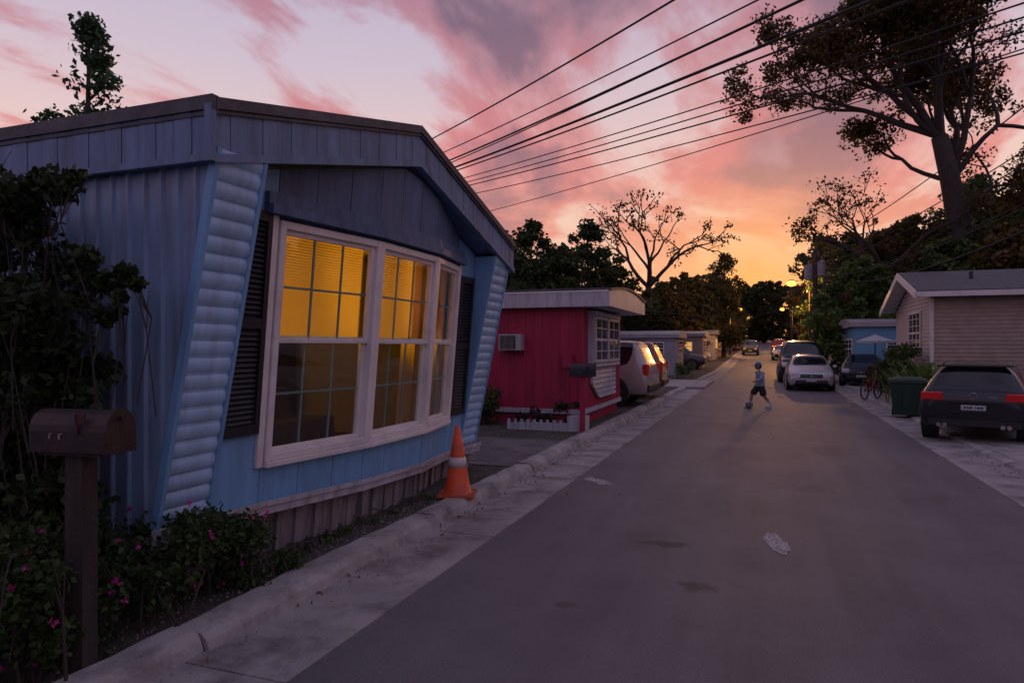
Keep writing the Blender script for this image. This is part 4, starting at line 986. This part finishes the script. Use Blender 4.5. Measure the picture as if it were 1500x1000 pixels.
# ------------------------------------------------------------------ utility poles, wires, lamps
def upole(name,x,y,h,arms=(),trans=(),r=.15):
    e=empty(name,(x,y,gz(y))); mb=MB(); mb.cyl((0,0,0),(0,0,h),r,r*.68,12)
    for z,L,a in arms: 
        c,s=math.cos(a)*L/2,math.sin(a)*L/2; mb.cyl((-c,-s,z),(c,s,z),.06,.06,6)
    mb.obj('pole',[m_wood],e,True)
    mb=MB()
    for (dx,dy,z) in trans: mb.cyl((dx,dy,z-.45),(dx,dy,z+.4),.26,.26,16); mb.cyl((dx,dy,z+.4),(dx,dy,z+.5),.26,.1,16); mb.cyl((dx,dy,z+.45),(dx,dy,z+.75),.04,.03,8)
    if trans: mb.obj('transformers',[mat('transformer_grey',(.34,.34,.35),.5)],e)
    mb=MB()
    for z,L,a in arms:
        for q in (-.45,-.2,.2,.45): mb.cyl((math.cos(a)*L*q,math.sin(a)*L*q,z+.04),(math.cos(a)*L*q,math.sin(a)*L*q,z+.2),.04,.03,8)
    if arms: mb.obj('insulators',[m_dark],e)
    return e
P1=(3.0,47.0); upole('utility_pole',P1[0],P1[1],8.0,[(7.4,1.8,0)],[(-.38,0,6.5),(.36,-.1,6.7)],r=.18)
upole('utility_pole',3.9,51.5,7.6,[(7.0,1.4,0)])
AX,AY=surv(-.165,30); upole('utility_pole',AX,AY,9.4,[(8.9,1.6,.6)])
WN=empty('power_lines')
def wire(a,b,sag,r=.012,n=24):
    a=Vector(a);b=Vector(b);pts=[]
    for i in range(n+1):
        t=i/n; p=a.lerp(b,t); p.z-=sag*4*t*(1-t); pts.append(p)
    mb=MB(); mb.tube(pts,r,r,5); mb.obj('wire',[m_wire],WN,True)
def fan(zA,sB,zB,DB=13,r=.014,sag=.35,offA=0,ext=.9):
    a=Vector((AX+offA,AY,zA)); bx,by=surv(sB,DB); b=Vector((bx,by,zB)); c=b+(b-a)*ext
    wire(a,c,sag,r*1.3,30)
fan(10.2,.25,8.85,r=.018); fan(9.5,.33,8.55); fan(9.1,.36,8.35,r=.022); fan(9.0,.375,8.45,r=.014,offA=.2); fan(8.9,.40,8.05,r=.028,offA=.3); fan(8.75,.395,7.8,r=.018,offA=.1)
fan(8.5,.42,7.3,r=.012,offA=.2); fan(8.35,.42,7.1,r=.012,offA=.3); fan(8.2,.43,6.95,r=.014,offA=.1); fan(7.9,.455,6.85,r=.011,sag=.5)
fan(6.8,.455,6.75,r=.009,sag=.5)
for i,(z0,z1,sg,x1) in enumerate([(7.8,9.2,1.2,8.2),(7.7,8.8,1.5,8.6),(7.0,8.2,1.6,8.3),(6.5,7.8,1.8,8.4),(6.3,7.6,1.9,8.6),(6.0,7.2,2.0,8.2)]):
    wire((P1[0]+(.5 if i%2 else -.5),P1[1],z0),(x1,-3,z1),sg,.018 if i<5 else .03)
wire((P1[0],P1[1],5.0),(-4.5,18.0,3.15),.9,.014); wire((P1[0],P1[1],5.6),(7.5,26.5,4.0),.7,.012); wire((P1[0],P1[1],5.4),(5.0,40,3.2),.4,.012)
wire((P1[0],P1[1],6.2),(-9,60,4.0),.8,.012); wire((P1[0],P1[1],7.7),(3.2,100,9),1,.014); wire((P1[0],P1[1],7.0),(3.2,100,8.2),1.2,.014)
upole('utility_pole',3.4,100,9,[(8.3,1.6,0)])
def streetlamp(x,y,h,arm,e_,bs=1):
    e=empty('street_lamp',(x,y,gz(y))); mb=MB(); mb.cyl((0,0,0),(0,0,h+.2),.09,.06,10); mb.tube([(0,0,h-.3),(-arm*.5,0,h+.1),(-arm,0,h+.12)],.035,.03,8); mb.obj('pole',[m_wood],e,True)
    mb=MB(); mb.ball((-arm-.15*math.copysign(1,arm),0,h+.16),.22,(1.4,.8,.4),14,8); mb.obj('lamp_head',[m_dark],e,True)
    mb=MB(); mb.ball((-arm-.15*math.copysign(1,arm),0,h-.06),.21*bs,(1.2,1,.8),14,8); mb.obj('bulb',[emit('sodium_bulb',(1,.36,.045),6)],e,True)
    light('lamp_light','POINT',(-arm-.15,0,h-.45),e_,(1,.45,.12),e,shadow_soft_size=.15)
streetlamp(3.6,63,7.0,1.3,2600,1.5); streetlamp(3.7,104,6.0,1.2,1800,1.2); streetlamp(-3.8,84,5.5,-1.0,1400,.9)
# ------------------------------------------------------------------ trees
x,y=surv(-.605,24); full_tree('sweetgum_tree',x,y,13.3,'cone',5.6,95,85,.25,leafmat('leaf_teal',(.012,.032,.016),(.06,.13,.055),(.12,.20,.07)),lo=.25)
x,y=surv(-.77,30); full_tree('oak_tree',x,y,10.9,'oval',5,40,60,.3)
def big_tree():
    bx,by=surv(.668,36); e=empty('big_oak_tree',(bx,by,.1)); mb=MB(); tips=[]
    r_=Vector((CF,SF,0)); f_=Vector((-SF,CF,0))
    def P(l,d_,z): return r_*l+f_*d_+Vector((0,0,z))
    tr=[P(0,0,-.2),P(-.05,.2,4),P(-.25,.3,8),P(-.8,.2,10.5),P(-1.5,0,12.8)]
    mb.tube(tr,.70,.40,12)
    for st,d_,L,r,mx in [(tr[4],P(-.9,.1,.75),3.6,.24,4),(tr[4],P(-.5,.3,.9),3.6,.2,4),(tr[4],P(.15,.2,1),3.4,.26,4),(tr[4],P(-.2,-.5,.9),3.2,.2,4),(tr[3],P(.55,.2,.9),3.8,.24,4),(tr[3],P(.9,-.3,.75),3.4,.18,4),(tr[2],P(.8,.5,.5),3.0,.12,3),(tr[4],P(-1,-.2,.30),3.0,.16,4),(tr[3],P(-.8,.6,.6),2.8,.14,3),(tr[3],P(.3,.1,1),4.5,.2,4),(tr[4],P(-1,.4,.6),4.0,.2,4)]:
        grow(mb,tips,st.copy(),d_.normalized(),L,r,1,mx,.85,.06)
    mb.obj('trunk',[m_bark],e,True)
    cl=[]
    for p,l in tips:
        for _ in range(2): cl.append((p.x+random.gauss(0,.35),p.y+random.gauss(0,.35),p.z+random.gauss(0,.3),random.uniform(.45,.95),random.randint(55,100)))
    leafmesh('foliage',cloud(cl),.23,[m_leafa],e)
    iv=[]
    for i in range(60):
        t=random.random(); z=.5+t*8.0; iv.append(((-.25*t*CF)+random.gauss(0,.45),(-.25*t*SF)+random.gauss(0,.45),z,.5*(1.15-t),50))
    leafmesh('ivy',cloud(iv),.2,[m_leafd],e)
big_tree()
def bare_tree(name,s,D,h,L0,r,mx,leaves,m,spread=.8,clr=.35,leaf=.2,lean=(0,0),trunkfrac=.4):
    x,y=surv(s,D); e=empty(name,(x,y,gz(y)+.1)); mb=MB(); tips=[]
    tr=[Vector((0,0,-.2)),Vector((lean[0]*.4,lean[1]*.4,h*trunkfrac*.5)),Vector((lean[0],lean[1],h*trunkfrac))]
    mb.tube(tr,r,r*.75,8)
    for k in range(4):
        a=k*1.57+random.uniform(-.4,.4); grow(mb,tips,tr[2].copy(),Vector((math.cos(a)*.7,math.sin(a)*.7,.8)).normalized(),L0,r*.6,1,mx,spread,.05)
    mb.obj('trunk',[m_bark],e,True)
    cl=[(p.x,p.y,p.z,clr*random.uniform(.6,1.3),int(leaves*random.uniform(.3,1.4))+1) for p,l in tips]
    leafmesh('foliage',cloud(cl),leaf,[m],e)
bare_tree('spreading_tree',.20,50,13.2,2.7,.30,4,10,m_leaff,spread=.85,clr=.5,leaf=.26,trunkfrac=.46)
bare_tree('sparse_tree',.545,38,13,2.3,.2,4,14,m_leafa,spread=.7,clr=.5,leaf=.22,trunkfrac=.42,lean=(-.3,0))
bare_tree('sparse_tree',.50,44,10,1.6,.14,3,9,m_leafa,spread=.6,clr=.4,leaf=.22,trunkfrac=.55)
for (s,D,h,W_,m_,k) in [(.59,40,9.5,8,m_leafa,'oval'),(.70,42,12.5,10,m_leafm,'oval'),(.78,36,11.5,9,m_leafa,'oval'),(.86,40,14,10,m_leafd,'oval'),(.545,44,8.2,7,m_leafb,'oval'),(.64,34,7.2,6,m_leafm,'oval'),(.74,32,7.5,6.5,m_leafa,'oval'),(.48,58,10,7,m_leafd,'oval'),(.475,50,6,4.5,m_leafm,'oval'),(.95,34,12,9,m_leafd,'oval'),(.52,36,6.4,5,m_leafb,'oval')]:
    x,y=surv(s,D); full_tree('maple_tree',x,y,h,k,W_,120,90,.32,m_,lo=.10)
for (s,D,h,W_,k) in [(.035,44,9.9,5,'oval'),(.11,46,10.2,4.6,'oval'),(.07,40,7.6,4.0,'oval'),(-.01,40,8.5,4.5,'oval'),(.15,55,8.2,6,'oval'),(.31,74,11.5,5.5,'oval')]:
    x,y=surv(s,D); full_tree('maple_tree',x,y,h,k,W_,110,85,.30,m_leaff if D>50 else m_leafd,lo=.08)
DT=empty('distant_treeline')
protos=[]
for i in range(4):
    e=full_tree('t%d'%i,0,0,10,random.choice(['oval','oval','spread']),8,110,75,.46,[m_leaff,m_leafd,m_leafa,m_leaff][i],z0=0,lo=.05,parent=None); protos.append(e)
def inst(pr,x,y,h):
    sc=(h/10*random.uniform(.9,1.15),h/10*random.uniform(.9,1.15),h/10); rz=random.uniform(0,6.28)
    for ch in pr.children:
        o=bpy.data.objects.new(ch.name.split('.')[0],ch.data); COL.objects.link(o); o.parent=DT; o.location=(x,y,gz(y)); o.scale=sc; o.rotation_euler=(0,0,rz)
ST=[(-.05,60,9),(0,62,10),(.05,60,9),(.10,62,9),(.14,64,9),(.18,62,8),(.22,70,8.5),(.25,80,9.5),(.27,70,8.5),(.30,85,10),(.33,90,10.5),(.345,100,11),(.36,120,12),(.45,78,11.5),(.47,72,12),(.49,68,12.5),(.52,62,12),(.56,60,12),(.6,58,12),(.66,56,13),(.72,54,14),(.8,52,14),(.9,50,14),(1.0,48,14),(1.2,46,14),(-.12,58,9),(-.3,56,8),(-.55,50,8),(-.9,42,8),(.16,48,5.5),(.2,50,5),(.24,56,5.5),(.29,66,6),(.33,75,6),(.44,90,11),(.43,105,11)]
for s,D,h in ST:
    x,y=surv(s,D)
    if abs(x)<7 and y<150: x=math.copysign(7.5,x if abs(x)>.5 else random.choice([-1,1]))
    inst(random.choice(protos),x,y,h*random.uniform(.9,1.08))
for k in range(13): inst(random.choice(protos),-18+k*3.0,random.uniform(148,160),random.uniform(9.5,13))
for k in range(36):
    x=random.uniform(-140,140); y=random.uniform(150,190); inst(random.choice(protos),x,y,random.uniform(11,14))
for k in range(10):
    a=random.uniform(-2.2,-.9); inst(random.choice(protos),35*math.cos(a)+random.uniform(-4,4),35*math.sin(a),random.uniform(7,11))
for k in range(7): inst(random.choice(protos),random.uniform(18,24),-8+k*5.5,random.uniform(7,10))
for p in protos:
    for ch in list(p.children): bpy.data.objects.remove(ch)
    bpy.data.objects.remove(p)
trailer('white_trailer_house',6.5,17,2,6.2,2.6,m_whitew,m_roofw,side=1)
print('objects',len(bpy.data.objects))
